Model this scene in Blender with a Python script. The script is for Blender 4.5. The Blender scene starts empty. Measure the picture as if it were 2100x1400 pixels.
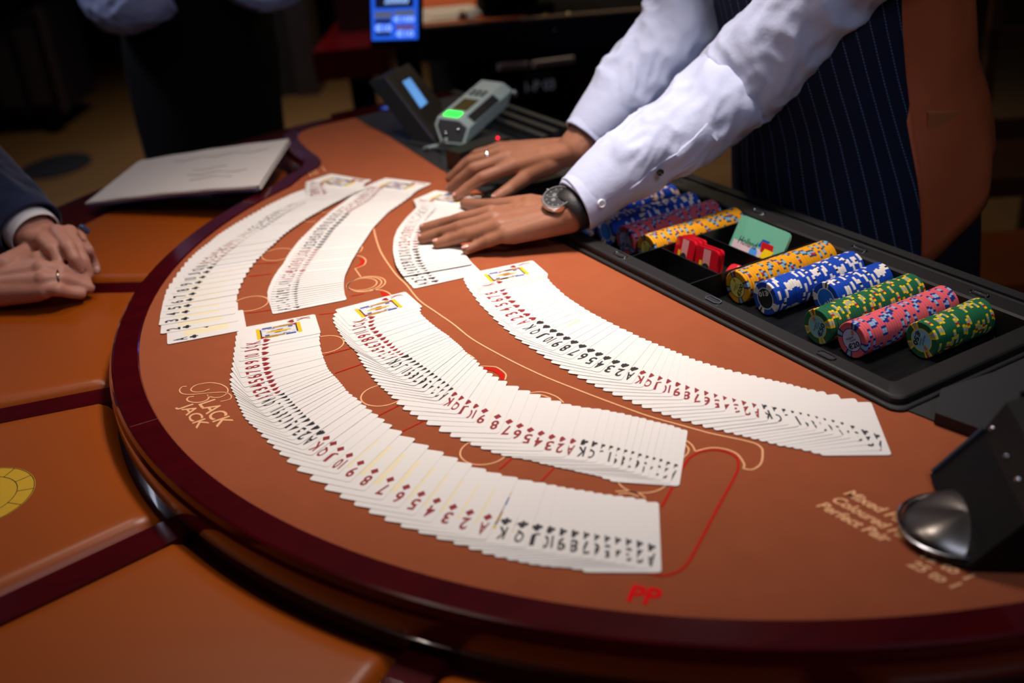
import bpy, math, random
import numpy as np
from mathutils import Vector, Matrix, noise
random.seed(7)
PI = math.pi
SC = bpy.context.scene
COL = SC.collection
# All coordinates below are in metres in the frame of the gaming table: x along the dealer's
# straight edge, y towards the dealer, z = 0 on the felt.  TZ lifts everything onto the floor at the end.
TZ = 0.90
# ------------------------------------------------------------------ camera
CF = 2195.3
CPT, CRO = math.radians(26.727), math.radians(-4.812)
CTH = math.radians(-61.3)
CX, CY, CH = .256, 1.248, .5136
def _tt(v):
    c, s = math.cos(CTH), math.sin(CTH)
    return np.array([v[0]*c+v[1]*s, -v[0]*s+v[1]*c, v[2]])
_fw = np.array([0, math.cos(CPT), -math.sin(CPT)]); _r = np.array([1., 0, 0]); _u = np.cross(_r, _fw)
CR = _tt(math.cos(CRO)*_r+math.sin(CRO)*_u); CU = _tt(-math.sin(CRO)*_r+math.cos(CRO)*_u); FW = _tt(_fw)
CO = _tt(np.array([-CX, -CY, CH]))
cam = bpy.data.cameras.new('camera'); camo = bpy.data.objects.new('camera', cam); COL.objects.link(camo)
cam.sensor_width = 36; cam.lens = CF/2100*36; cam.clip_start = .02
camo.matrix_world = Matrix(((CR[0], CU[0], -FW[0], CO[0]), (CR[1], CU[1], -FW[1], CO[1]), (CR[2], CU[2], -FW[2], CO[2]+TZ), (0, 0, 0, 1)))
cam.dof.use_dof = True; cam.dof.focus_distance = 1.12; cam.dof.aperture_fstop = 3.2
SC.camera = camo
# ------------------------------------------------------------------ world, lights, exposure
SC.view_settings.view_transform = 'Standard'
try: SC.view_settings.look = 'None'
except Exception: pass
SC.view_settings.exposure = -0.12; SC.view_settings.gamma = 1.0
SC.view_settings.use_curve_mapping = False
w = bpy.data.worlds.new('world'); SC.world = w; w.use_nodes = True
w.node_tree.nodes['Background'].inputs[0].default_value = (.5, .55, .8, 1)
w.node_tree.nodes['Background'].inputs[1].default_value = .01
def area(name, loc, target, size, power, col, sy=None, spread=None):
    l = bpy.data.lights.new(name, 'AREA'); l.energy = power; l.color = col; l.size = size
    if sy: l.shape = 'RECTANGLE'; l.size_y = sy
    if spread: l.spread = math.radians(spread)
    o = bpy.data.objects.new(name, l); COL.objects.link(o)
    o.location = Vector(loc)+Vector((0, 0, TZ))
    o.rotation_euler = (Vector(target)-Vector(loc)).to_track_quat('-Z', 'Y').to_euler()
    return o
area('table_lamp_light', (-.06, -.02, 1.38), (-.11, -.19, 0), .26, 4.6, (1, .89, .83), spread=63)
for k_, (lx_, ly_, lp_) in enumerate(((.05, -1.3, .25), (-.35, -1.2, .35), (-.95, -.5, 2.3))): area('ceiling_spot_light', (lx_, ly_, 1.9), (-.1, -.4, 0), .05, lp_, (1, .84, .74), spread=100)
area('cool_fill_light', (1.5, -.2, 1.6), (.1, .1, .1), .5, 3.8, (.66, .76, 1), spread=120)
area('room_light_far', (-3.6, .8, 2.1), (-3.9, .8, -1), .8, 8, (1, .8, .55), spread=80)
area('left_fill_light', (-3.2, -1.4, 2.0), (-2.6, -.2, .2), .3, 9, (.75, .8, 1), spread=90)  # unseen fill added to brighten the standing person's sleeve and the wheeled cabinet
area('red_rail_fill_light', (-2.5, .1, 1.2), (-2.35, .5, -.1), .12, 1.6, (1, .8, .7), spread=100)  # unseen fill added close by to brighten the far red rail
area('room_light_back_table', (-2.6, 1.7, 1.6), (-2.3, 1.4, 0), .3, 6, (1, .78, .5), spread=110)
# ------------------------------------------------------------------ pixel rays of the photograph
def ray(x, y):
    return CO, FW+CR*((x-1050)/CF)-CU*((y-700)/CF)
def at(x, y, z=0.0):
    o, d = ray(x, y); return o+d*((z-o[2])/d[2])
def pY(x, y, Y):
    o, d = ray(x, y); return o+d*((Y-o[1])/d[1])
def pD(x, y, D):
    o, d = ray(x, y); return o+d*D
def dep(p): return float((np.array(p)-CO)@FW)
# ------------------------------------------------------------------ materials
def lin(c):
    return tuple(((v/255)/12.92 if v/255 <= .04045 else ((v/255+.055)/1.055)**2.4) for v in c)
MATS = {}
def mat(name, rgb, rough=.5, metal=0, coat=0, emit=None, estr=0, bump=None, var=0, vscale=30, spec=.5, sheen=0, sss=0, aniso=None, raw=None, trans=0, coatr=.05):
    if name in MATS: return MATS[name]
    m = bpy.data.materials.new(name); m.use_nodes = True; nt = m.node_tree; b = nt.nodes['Principled BSDF']
    c = raw if raw else lin(rgb)
    b.inputs['Base Color'].default_value = (*c, 1); b.inputs['Roughness'].default_value = rough
    b.inputs['Metallic'].default_value = metal; b.inputs['Coat Weight'].default_value = coat
    b.inputs['Coat Roughness'].default_value = coatr; b.inputs['Specular IOR Level'].default_value = spec
    if sheen: b.inputs['Sheen Weight'].default_value = sheen
    if sss:
        b.inputs['Subsurface Weight'].default_value = sss; b.inputs['Subsurface Radius'].default_value = (.008, .003, .0015); b.inputs['Subsurface Scale'].default_value = 1
    if trans: b.inputs['Transmission Weight'].default_value = trans
    if emit: b.inputs['Emission Color'].default_value = (*lin(emit), 1); b.inputs['Emission Strength'].default_value = estr
    tc = nt.nodes.new('ShaderNodeTexCoord')
    if var:
        n = nt.nodes.new('ShaderNodeTexNoise'); n.inputs['Scale'].default_value = vscale; n.inputs['Detail'].default_value = 5
        nt.links.new(tc.outputs['Object'], n.inputs['Vector'])
        mx = nt.nodes.new('ShaderNodeMix'); mx.data_type = 'RGBA'
        mx.inputs[6].default_value = (*[v*(1-var) for v in c], 1); mx.inputs[7].default_value = (*[min(1, v*(1+var)) for v in c], 1)
        nt.links.new(n.outputs['Fac'], mx.inputs[0]); nt.links.new(mx.outputs[2], b.inputs['Base Color'])
    if bump:
        n2 = nt.nodes.new('ShaderNodeTexNoise'); n2.inputs['Scale'].default_value = bump[0]; n2.inputs['Detail'].default_value = 4
        nt.links.new(tc.outputs['Object'], n2.inputs['Vector'])
        bp = nt.nodes.new('ShaderNodeBump'); bp.inputs['Strength'].default_value = bump[1]; bp.inputs['Distance'].default_value = bump[2]
        nt.links.new(n2.outputs['Fac'], bp.inputs['Height']); nt.links.new(bp.outputs['Normal'], b.inputs['Normal'])
    MATS[name] = m; return m
def wood(name, c1, c2, rough=.25, coat=.8, scale=14):
    m = mat(name, (0, 0, 0), rough, coat=coat); nt = m.node_tree; b = nt.nodes['Principled BSDF']
    tc = nt.nodes.new('ShaderNodeTexCoord'); mp = nt.nodes.new('ShaderNodeMapping'); mp.inputs['Scale'].default_value = (scale, scale*.25, scale)
    n = nt.nodes.new('ShaderNodeTexNoise'); n.inputs['Scale'].default_value = 1.5; n.inputs['Detail'].default_value = 8; n.inputs['Distortion'].default_value = 1.2
    mx = nt.nodes.new('ShaderNodeMix'); mx.data_type = 'RGBA'; mx.inputs[6].default_value = (*lin(c1), 1); mx.inputs[7].default_value = (*lin(c2), 1)
    nt.links.new(tc.outputs['Object'], mp.inputs[0]); nt.links.new(mp.outputs[0], n.inputs['Vector']); nt.links.new(n.outputs['Fac'], mx.inputs[0]); nt.links.new(mx.outputs[2], b.inputs['Base Color'])
    return m
def stripes(name, base, line, pitch, wid, rough=.85, dash=None):
    m = mat(name, base, rough, sheen=.0, spec=.2); nt = m.node_tree; b = nt.nodes['Principled BSDF']
    uv = nt.nodes.new('ShaderNodeUVMap'); sx = nt.nodes.new('ShaderNodeSeparateXYZ'); nt.links.new(uv.outputs[0], sx.inputs[0])
    def mth(op, a, bb):
        n = nt.nodes.new('ShaderNodeMath'); n.operation = op
        for i, v in enumerate((a, bb)):
            if isinstance(v, (int, float)): n.inputs[i].default_value = v
            else: nt.links.new(v, n.inputs[i])
        return n.outputs[0]
    fr = mth('FRACT', mth('DIVIDE', sx.outputs[0], pitch), 0); s = mth('LESS_THAN', fr, wid)
    if dash: s = mth('MULTIPLY', s, mth('GREATER_THAN', mth('FRACT', mth('DIVIDE', sx.outputs[1], dash), 0), .35))
    mx = nt.nodes.new('ShaderNodeMix'); mx.data_type = 'RGBA'; mx.inputs[6].default_value = (*lin(base), 1); mx.inputs[7].default_value = (*lin(line), 1)
    nt.links.new(s, mx.inputs[0]); nt.links.new(mx.outputs[2], b.inputs['Base Color'])
    return m
# ------------------------------------------------------------------ mesh builder
REG = []
class MB:
    def __init__(s, sharp=38): s.sharp = sharp; s.v = []; s.f = []; s.m = []; s.s = []; s.uv = {}
    def add(s, vs, fs, mi=0, sm=False, uvs=None):
        b = len(s.v); s.v += [tuple(float(c) for c in p) for p in vs]
        for i, f in enumerate(fs):
            if uvs: s.uv[len(s.f)] = [uvs[k] for k in f] if not isinstance(uvs, dict) else uvs[i]
            s.f.append(tuple(b+k for k in f)); s.m.append(mi); s.s.append(sm)
    def obox(s, P, a, b, c, mi=0):      # box from a corner and three edge vectors
        P, a, b, c = map(np.array, (P, a, b, c))
        if np.cross(a, b)@c < 0: a, b = b, a
        vs = [P, P+a, P+a+b, P+b, P+c, P+a+c, P+a+b+c, P+b+c]
        s.add(vs, [(3, 2, 1, 0), (4, 5, 6, 7), (0, 1, 5, 4), (1, 2, 6, 5), (2, 3, 7, 6), (3, 0, 4, 7)], mi)
    def box(s, lo, hi, mi=0): s.obox(lo, (hi[0]-lo[0], 0, 0), (0, hi[1]-lo[1], 0), (0, 0, hi[2]-lo[2]), mi)
    def prism(s, poly, z0, z1, mi=0, sm=False, M=None, mtop=None):
        n = len(poly)
        if sum(poly[i][0]*poly[(i+1) % n][1]-poly[(i+1) % n][0]*poly[i][1] for i in range(n)) < 0: poly = poly[::-1]
        vs = [(x, y, z0) for x, y in poly]+[(x, y, z1) for x, y in poly]
        if M is not None: vs = [M@Vector(v) for v in vs]
        s.add(vs, [tuple(range(n-1, -1, -1))], mi); s.add(vs, [tuple(range(n, 2*n))], mi if mtop is None else mtop)
        s.add(vs, [(i, (i+1) % n, n+(i+1) % n, n+i) for i in range(n)], mi, sm)
    def loft(s, rings, mi=0, sm=True, caps=True, closed=True, uvs=None):
        n = len(rings[0]); vs = [p for r in rings for p in r]; fs = []; ul = []
        for k in range(len(rings)-1):
            for i in range(n if closed else n-1):
                j = (i+1) % n; fs.append((k*n+i, k*n+j, (k+1)*n+j, (k+1)*n+i))
                if uvs: ul.append([uvs[k][i], uvs[k][i+1], uvs[k+1][i+1], uvs[k+1][i]])
        if uvs:
            for i, f in enumerate(fs): s.uv[len(s.f)+i] = ul[i]
        b = len(s.v); s.v += [tuple(float(c) for c in p) for p in vs]
        for f in fs: s.f.append(tuple(b+k for k in f)); s.m.append(mi); s.s.append(sm)
        if caps and closed:
            s.f.append(tuple(b+i for i in range(n-1, -1, -1))); s.m.append(mi); s.s.append(False)
            o = b+(len(rings)-1)*n; s.f.append(tuple(o+i for i in range(n))); s.m.append(mi); s.s.append(False)
    def tube(s, path, r, n=10, mi=0, caps=True, squash=1.0, closedpath=False):
        P = [np.array(p, float) for p in path]; rings = []; up = None
        for i, p in enumerate(P):
            t = P[min(i+1, len(P)-1)]-P[max(i-1, 0)]; t = t/(np.linalg.norm(t)+1e-12)
            if up is None:
                up = np.array([0, 0, 1.]) if abs(t[2]) < .9 else np.array([1., 0, 0])
            up = up-t*(up@t); up /= np.linalg.norm(up)+1e-12; sd = np.cross(t, up)
            rr = r[i] if isinstance(r, (list, tuple)) else r
            rings.append([p+sd*math.cos(2*PI*k/n)*rr+up*math.sin(2*PI*k/n)*rr*squash for k in range(n)])
        s.loft(rings, mi, True, caps)
    def sphere(s, c, r, mi=0, nu=14, nv=9, M=None):
        rx, ry, rz = (r, r, r) if isinstance(r, (int, float)) else r
        vs = []
        for j in range(1, nv):
            for i in range(nu):
                a = 2*PI*i/nu; b = PI*j/nv; vs.append(Vector((rx*math.sin(b)*math.cos(a), ry*math.sin(b)*math.sin(a), rz*math.cos(b))))
        vs += [Vector((0, 0, rz)), Vector((0, 0, -rz))]
        if M is not None: vs = [M@v for v in vs]
        vs = [v+Vector(c) for v in vs]; fs = []
        for j in range(nv-2):
            for i in range(nu):
                k = (i+1) % nu; fs.append((j*nu+i, (j+1)*nu+i, (j+1)*nu+k, j*nu+k))
        t = len(vs)-2
        fs += [(t, i, (i+1) % nu) for i in range(nu)]+[(t+1, (nv-2)*nu+(i+1) % nu, (nv-2)*nu+i) for i in range(nu)]
        s.add(vs, fs, mi, True)
    def ribbon(s, pts, w, z, mi=0):
        P = [np.array(p[:2], float) for p in pts]; L = []; R = []
        for i, p in enumerate(P):
            t = P[min(i+1, len(P)-1)]-P[max(i-1, 0)]; t /= np.linalg.norm(t)+1e-12; n = np.array([-t[1], t[0]])*w/2
            L.append((*(p+n), z)); R.append((*(p-n), z))
        m = len(P); s.add(L+R, [(m+i, m+i+1, i+1, i) for i in range(m-1)], mi)
    def mesh(s, name, mats):
        me = bpy.data.meshes.new(name); me.from_pydata(s.v, [], s.f)
        for m in mats: me.materials.append(m)
        me.polygons.foreach_set('material_index', s.m); me.polygons.foreach_set('use_smooth', s.s)
        if s.uv:
            ul = me.uv_layers.new(name='UVMap')
            for p in me.polygons:
                q = s.uv.get(p.index)
                if q:
                    for li, u in zip(p.loop_indices, q): ul.data[li].uv = u
        me.update()
        if any(s.s): me.set_sharp_from_angle(angle=math.radians(s.sharp))
        return me
    def build(s, name, mats, parent=None):
        if not isinstance(mats, (list, tuple)): mats = [mats]
        o = bpy.data.objects.new(name, s.mesh(name, mats)); COL.objects.link(o)
        if parent: o.parent = parent
        REG.append(o); return o
def tag(o, label=None, cat=None, group=None, kind=None):
    if label: o['label'] = label
    if cat: o['category'] = cat
    if group: o['group'] = group
    if kind: o['kind'] = kind
    return o
EMP = []
def thing(name, loc, label, cat, group=None):
    o = bpy.data.objects.new(name, None); COL.objects.link(o); o.location = Vector([float(c) for c in loc]); o.empty_display_size = .02
    EMP.append(o); return tag(o, label, cat, group)
def struct(o): o['kind'] = 'structure'; return o
def finish():
    org = {}
    for o in EMP: org[o.name] = Vector(o.location)
    for o in REG:
        me = o.data; n = len(me.vertices); a = np.empty(n*3, np.float32); me.vertices.foreach_get('co', a); a = a.reshape(-1, 3)
        lo, hi = a.min(0), a.max(0); c = (lo+hi)/2; c[2] = lo[2]
        a -= c; me.vertices.foreach_set('co', a.ravel()); me.update(); org[o.name] = Vector([float(v) for v in c])
    for o in REG:
        p = org[o.parent.name] if o.parent else Vector((0, 0, 0)); o.location = org[o.name]-p
    for o in COL.objects:
        if o.parent is None and o.type not in ('CAMERA', 'LIGHT'): o.location.z += TZ
# ------------------------------------------------------------------ text outlines
_T = {}
def glyphs(body, thin=0.0, shear=0.0, space=1.0):
    k = (body, thin, shear, space)
    if k in _T: return _T[k]
    cu = bpy.data.curves.new('t', 'FONT'); cu.body = body; cu.offset = thin; cu.shear = shear; cu.space_character = space; cu.resolution_u = 3
    o = bpy.data.objects.new('t', cu); COL.objects.link(o); bpy.context.view_layer.update()
    me = o.evaluated_get(bpy.context.evaluated_depsgraph_get()).to_mesh()
    vs = np.array([v.co[:2] for v in me.vertices]); fs = [tuple(p.vertices) for p in me.polygons]
    o.to_mesh_clear(); bpy.data.objects.remove(o); bpy.data.curves.remove(cu)
    lo, hi = vs.min(0), vs.max(0); vs = (vs-lo)/(hi-lo)
    asp = float((hi-lo)[0]/(hi-lo)[1]); _T[k] = (vs, fs, asp); return _T[k]
def put_text(mb, body, fn, mi=0, **kw):   # fn maps unit square (u right, v up) to 3D
    vs, fs, asp = glyphs(body, **kw); mb.add([fn(u, v) for u, v in vs], fs, mi)
def plane_text(mb, body, P, a, b, mi=0, **kw):
    P, a, b = np.array(P), np.array(a), np.array(b); put_text(mb, body, lambda u, v: P+a*u+b*v, mi, **kw)
def spline(pts, sub=8, closed=False):
    P = [np.array(p, float) for p in pts]; n = len(P); out = []
    for i in range(n if closed else n-1):
        if closed: p0, p1, p2, p3 = P[i-1], P[i], P[(i+1) % n], P[(i+2) % n]
        else: p0, p1, p2, p3 = P[max(i-1, 0)], P[i], P[i+1], P[min(i+2, n-1)]
        for k in range(sub):
            t = k/sub; out.append(.5*((2*p1)+(-p0+p2)*t+(2*p0-5*p1+4*p2-p3)*t*t+(-p0+3*p1-3*p2+p3)*t**3))
    if not closed: out.append(P[-1])
    return out
# ================================================================== materials used below
M_felt = mat('felt', (152, 80, 50), .95, spec=.1, bump=(1800, .25, .0006), var=.10, vscale=35)
M_rail = wood('mahogany_gloss', (50, 3, 10), (82, 6, 15), .18, 1.0, 20)
M_slab = wood('mahogany_outer', (48, 3, 6), (74, 6, 10), .3, .6, 14)
M_leather = mat('orange_leather', (132, 56, 3), .38, raw=(.31, .058, .0007), bump=(900, .15, .0004), var=.06, vscale=9, spec=.4)
M_black = mat('black_plastic', (20, 19, 20), .45)
M_dark = mat('black_matte', (9, 9, 11), .6)
M_shelf = mat('charcoal_laminate', (30, 31, 33), .55, var=.1, vscale=20)
M_tan = mat('tan_print', (236, 176, 128), .9, spec=.1)
M_red = mat('red_print', (190, 30, 18), .9, spec=.1)
M_pp = mat('bright_red_print', (225, 10, 20), .9, spec=.1)
M_metal = mat('bright_metal', (200, 200, 205), .2, 1)
M_gold = mat('gold_print', (205, 160, 20), .5, var=.08, vscale=150)
# ================================================================== room
mb = MB(); mb.box((-12, -6, -.92), (5, 8, -.90))
M_floor = mat('brown_floor', (112, 80, 42), .6, var=.25, vscale=2)
struct(mb.build('floor', wood('floor_wood', (104, 80, 52), (136, 104, 70), .5, .1, 3)))
M_wall = mat('dark_wall', (30, 22, 24), .8)
mb = MB(); mb.box((-12.1, -6, -.92), (-12, 8, 2.3)); struct(mb.build('wall_far', M_wall))
mb = MB(); mb.box((-12, 8, -.92), (5, 8.1, 2.3)); struct(mb.build('wall_dealer', M_wall))
mb = MB(); mb.box((-12, -6.1, -.92), (5, -6, 2.3)); struct(mb.build('wall_player', M_wall))
mb = MB(); mb.box((5, -6, -.92), (5.1, 8, 2.3)); struct(mb.build('wall_near', M_wall))
mb = MB(); mb.box((-12, -6, 2.3), (5, 8, 2.32)); struct(mb.build('ceiling', M_wall))
# ================================================================== blackjack table
table = thing('blackjack_table', (0, 0, -.9), 'half-round blackjack table with terracotta felt, dark mahogany rail and orange leather armrest', 'table')
RF = .692
lft = [(-.925, .135), (-.925, .0), (-.922, -.114), (-.918, -.175), (-.895, -.208), (-.85, -.224), (-.775, -.234), (-.715, -.238), (-.672, -.258), (-.640, -.300)]
def arc(R, a0, a1, n): return [(R*math.cos(math.radians(a0+(a1-a0)*i/n)), R*math.sin(math.radians(a0+(a1-a0)*i/n))) for i in range(n+1)]
half = [tuple(p) for p in spline(lft+[(-.604, -.346)], 12)[:-12]]
rgt = [tuple(p) for p in spline([(.682, -.12), (.70, -.07), (.74, -.045), (.82, -.04), (.89, -.025), (.922, .0), (.925, .06), (.925, .135)], 12)]
edge = half+arc(RF, -151.5, -10.5, 138)+rgt
felt_poly = [p for p in edge if p[1] < -.09]
felt_poly = [(-.922, -.085)]+felt_poly+[(.60, -.0905), (.55, -.10), (.46, -.122), (.42, -.128), (.30, -.130), (-.30, -.130), (-.35, -.119), (-.52, -.112), (-.75, -.092)]
mb = MB(); mb.prism(felt_poly, -.012, 0, 0); felt = mb.build('felt_top', M_felt, table)
# rail swept along the felt edge
def sweep(mb, path, prof, mi=0):
    P = [np.array(p) for p in path]; rings = []
    for i, p in enumerate(P):
        t = P[min(i+1, len(P)-1)]-P[max(i-1, 0)]; t /= np.linalg.norm(t); nrm = np.array([t[1], -t[0]])
        rings.append([(*(p+nrm*o), z) for o, z in prof])
    mb.loft(rings, mi, True)
prof = [(0, -.06), (0, .0005), (.0015, .0022), (.027, .0022), (.0295, .001), (.0305, -.002), (.0315, -.005), (.034, -.009), (.0352, -.015), (.0352, -.029), (.033, -.035), (.030, -.037), (.030, -.06)]
mb = MB(12); sweep(mb, edge, prof[::-1]); rail = mb.build('rail', M_rail, table)
mb = MB(); mb.ribbon([at(266, 875, .0025)[:2], at(326, 857, .0025)[:2]], .0007, .0024); mb.build('rail_joint', mat('joint_line', (120, 70, 60), .5), table)
# armrest base slab under pads, outer rail
out = [(-1.15, .15), (-1.15, 0)]+arc(1.155, -178, -2, 110)+[(1.15, 0), (1.15, .15)]
inn = [(x, y) for x, y in edge]
def ring_mesh(mb, outer, inner, z0, z1, mi=0):
    pass
slabp = [(0, 0)]
mb = MB(); op = out; mb.prism(op, -.105, -.056, 0); mb.build('armrest_base', M_slab, table)
mb = MB()
prof2 = [(.0, -.056), (.0, -.047), (.006, -.043), (.09, -.043), (.115, -.047), (.128, -.058), (.133, -.075), (.128, -.11), (.0, -.11)]
sweep(mb, arc(1.022, -176, -4, 110), prof2[::-1]); mb.build('outer_rail', M_slab, table)
for sgn in (-1,):
    mb = MB(); a = [(sgn*.95, .15), (sgn*.95, -.2), (sgn*.90, -.245), (sgn*.78, -.268), (sgn*.93, -.46), (sgn*1.02, -.09), (sgn*1.15, -.05), (sgn*1.15, .15)]
    mb.prism(a, -.06, -.0435, 0); mb.build('end_panel', M_slab, table)
# leather pads and dividers
div = [-151.8+23.8*k for k in range(6)]
def pad(a0, a1, r0=.7285, r1=1.019, g=.017):
    nu, nv = 30, 20; V = []; F = []
    for j in range(nv+1):
        for i in range(nu+1):
            u, v = i/nu, j/nv
            # ease samples to the borders
            uu = .5-.5*math.cos(PI*u); vv = .5-.5*math.cos(PI*v)
            r = r0+(r1-r0)*vv; ga = math.degrees(g/r); a = math.radians(a0+ga+(a1-a0-2*ga)*uu)
            du = min(uu, 1-uu)*math.radians(a1-a0)*r; dv = min(vv, 1-vv)*(r1-r0)
            # rounded corners
            d = min(du, dv); e = .016
            if du < e and dv < e: d = e-math.hypot(e-du, e-dv)
            d = max(d, 0); h = -.0565+.017*(1-max(0, 1-d/.020)**2.4)
            x, y = r*math.cos(a), r*math.sin(a)
            V.append((x, y, h))
    for j in range(nv):
        for i in range(nu): k = j*(nu+1)+i; F.append((k, k+nu+1, k+nu+2, k+1))
    mb = MB(); mb.add(V, F, 0, True)
    if mb.f and True: mb.f = [f[::-1] for f in mb.f]
    return mb
for k in range(5): pad(div[k], div[k+1]).build('leather_pad', M_leather, table)
pad(-164, div[0], .745, 1.0).build('leather_pad', M_leather, table)
pad(div[5], div[5]+23.8).build('leather_pad', M_leather, table)
mb = MB(); mb.prism([(.735, -.08), (1.03, -.07), (1.15, .0), (1.15, .135), (.935, .135), (.935, -.0), (.87, -.04), (.78, -.07)], -.06, -.0435, 0); mb.build('end_panel', M_slab, table)
for a in div:
    mb = MB(); c, s = math.cos(math.radians(a)), math.sin(math.radians(a)); w_ = .0175
    P = np.array([c*.722+s*w_, s*.722-c*w_, -.06])
    hh = .0145
    mb.obox(P, (c*.305, s*.305, 0), (-s*w_*2, c*w_*2, 0), (0, 0, hh)); mb.build('divider_strip', M_rail, table)
# gold wheel emblem on the third pad
mb = MB(); EC = np.array([-.0346, -.8656]); ZE = -.0393
mb.add([(*(EC+.0525*np.array([math.cos(t), math.sin(t)])), ZE) for t in np.linspace(0, 2*PI, 48, endpoint=False)], [tuple(range(48))], 0)
for r in (.0515, .036): mb.ribbon([EC+r*np.array([math.cos(t), math.sin(t)]) for t in np.linspace(0, 2*PI, 49)], .0008, ZE+.0001, 1)
for k in range(12):
    t = 2*PI*k/12+.2; d = np.array([math.cos(t), math.sin(t)]); mb.ribbon([EC+d*.036, EC+d*.0515], .0008, ZE+.0001, 1)
mb.add([(*(EC+.006*np.array([math.cos(t), math.sin(t)])), ZE+.0001) for t in np.linspace(0, 2*PI, 20, endpoint=False)], [tuple(range(20))], 1)
for k in range(4):
    t = PI/4+PI*k/2; d = np.array([math.cos(t), math.sin(t)]); mb.ribbon([EC+d*.006, EC+d*.024], .0022, ZE+.0001, 1)
o = mb.build('wheel_emblem', [M_gold, mat('black_print', (15, 12, 10), .7)], table); o['label'] = 'gold roulette wheel emblem printed on the leather pad'
# dealer shelf and under-body
mb = MB(); mb.prism([(-.922, -.0845), (-.75, -.0915), (-.52, -.1115), (-.347, -.1185), (-.347, .113), (.4195, .113), (.4195, -.1275), (.46, -.1215), (.55, -.0995), (.60, -.0900), (.6845, -.0900), (.6845, .135), (-.922, .135)], -.012, .0012)
mb.build('dealer_shelf', M_shelf, table)
mb = MB(); mb.prism([(-.95, .1355), (.95, .1355), (.95, .150), (-.95, .150)], -.09, .004); mb.build('dealer_edge_trim', M_dark, table)
mb = MB(); mb.prism([(-.9, .1)]+arc(.9, -175, -5, 40)+[(.9, .1)], -.22, -.105); mb.build('apron', M_rail, table)
mb = MB(); mb.prism([(-.42, .0), (-.36, -.42), (.36, -.42), (.42, .0)], -.9, -.22); mb.build('pedestal', M_rail, table)
# printing on the felt
ZP = .0004
def F(px): return [at(x, y)[:2] for x, y in px]
mk = MB(); W1 = .0015
def line(px, mi=0, w=W1, sub=6): mk.ribbon([p for p in spline(F(px), sub)], w, ZP+(.0001 if mi else 0), mi)
line([(766, 466), (771.6, 490.6), (781, 516.6), (795.8, 540.7), (814, 565), (833, 583.5), (859, 615), (894, 640), (930, 665), (971, 697), (1043, 737), (1114, 771), (1186, 800), (1257, 827), (1329, 853), (1400, 873), (1457, 888.6), (1537, 906), (1560, 917), (1564, 931), (1560, 951), (1543, 963), (1524, 961)], w=.0018)
line([(1524, 961), (1525.7, 951), (1511, 931), (1486, 921), (1457, 918.6), (1425.7, 926)], w=.0018)
line([(1425.7, 926), (1420, 914), (1408, 904), (1395, 898)])
line([(1404, 911), (1412, 920), (1410, 930), (1398, 941)])
line([(738, 503.6), (742.8, 507), (740, 514.7), (732.6, 518.4), (720, 522)])
line([(722, 523.5), (740, 526), (750, 533), (747.5, 542.6), (736, 548), (728, 551)]); line([(728, 551), (740, 568)])
line([(758.6, 595.5), (777, 594.6), (792, 598), (803, 605.7), (812, 615)])
line([(985, 751), (1005, 751.5), (1020, 754), (1037, 767), (1035.7, 779)]); line([(1080, 807), (1111, 804), (1140, 813), (1156, 826)]); line([(1085, 811), (1108, 809.5), (1130, 817)])
line([(945, 724), (958.6, 725.7), (974, 735.7)]); line([(610, 449), (628.6, 455), (648, 454)]); line([(645, 432), (665.7, 435.8), (680, 434)])
line([(1262, 1008), (1290, 1007), (1312, 1013), (1324, 1022)]); line([(1268, 1013), (1290, 1012), (1310, 1019)])
for s_, e_ in (((639, 362), (634, 355)), ((652, 357), (645, 348)), ((668, 352), (661, 343)), ((646, 359), (640, 352))): line([s_, e_], sub=1)
def circ(c, r, w=W1, mi=0): mk.ribbon([np.array(c)+r*np.array([math.cos(t), math.sin(t)]) for t in np.linspace(0, 2*PI, 49)], w, ZP, mi)
for c in ((-.2104, -.5287), (-.342, -.4467), (-.0479, -.4988), (-.0456, -.452), (.0964, -.4951), (.2476, -.4651), (.3659, -.3784)): circ(c, .0213)
circ((-.1736, -.3985), .0180); circ((-.1736+.0015, -.3985+.0022), .0212); circ((-.1736+.003, -.3985+.0044), .0232)
for a, b in (((667, 728.6), (733, 711)), ((687, 765.7), (753, 743)), ((775.7, 853), (824, 828.6)), ((824, 885.7), (878.6, 858.6)), ((1024, 963), (1054, 937)), ((1110, 987), (1135.7, 960)), ((510, 567), (556, 562)), ((526, 541), (569, 539)), ((504, 643), (558, 635.5)), ((654.6, 645), (694, 641)), ((719.6, 607.6), (747.5, 602))): line([a, b], 1, .0016, 1)
line([(1357, 1040), (1386, 986), (1408.6, 946), (1428.6, 930), (1457, 923), (1485.7, 925.7), (1508.6, 937), (1514, 951), (1508.6, 974), (1471, 1043), (1434, 1114), (1408.6, 1157), (1385.7, 1174), (1357, 1181), (1328.6, 1174), (1314, 1166)], 1, .0022)
def fillp(px, mi=1): P = F(px); mk.add([(*p, ZP+.00005) for p in P], [tuple(range(len(P)))], mi)
for q in ([(736, 530), (744, 531), (748, 535), (746, 541), (738, 547), (728, 549), (738, 542), (741, 535)], [(780, 598), (790, 600), (800, 606), (795, 609), (783, 606)], [(985, 753), (1005, 753.5), (1020, 756), (1035, 768), (1034, 779), (1027, 779), (1022, 768), (1010, 761), (995, 758)], [(445, 478), (455, 474), (462, 478), (452, 486)]):
    P = F(q)
    if sum(P[i][0]*P[(i+1) % len(P)][1]-P[(i+1) % len(P)][0]*P[i][1] for i in range(len(P))) < 0: q = q[::-1]
    fillp(q)
def felt_text(body, p0, p1, p2, mi=0, **kw):
    A, B, C_ = at(*p0), at(*p1), at(*p2); A[2] = ZP; plane_text(mk, body, A, (*(B-A)[:2], 0), (*(C_-at(*p0))[:2], 0), mi, **kw)
mk.build('felt_lines', [M_tan, M_red], table)
mk = MB()
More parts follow.
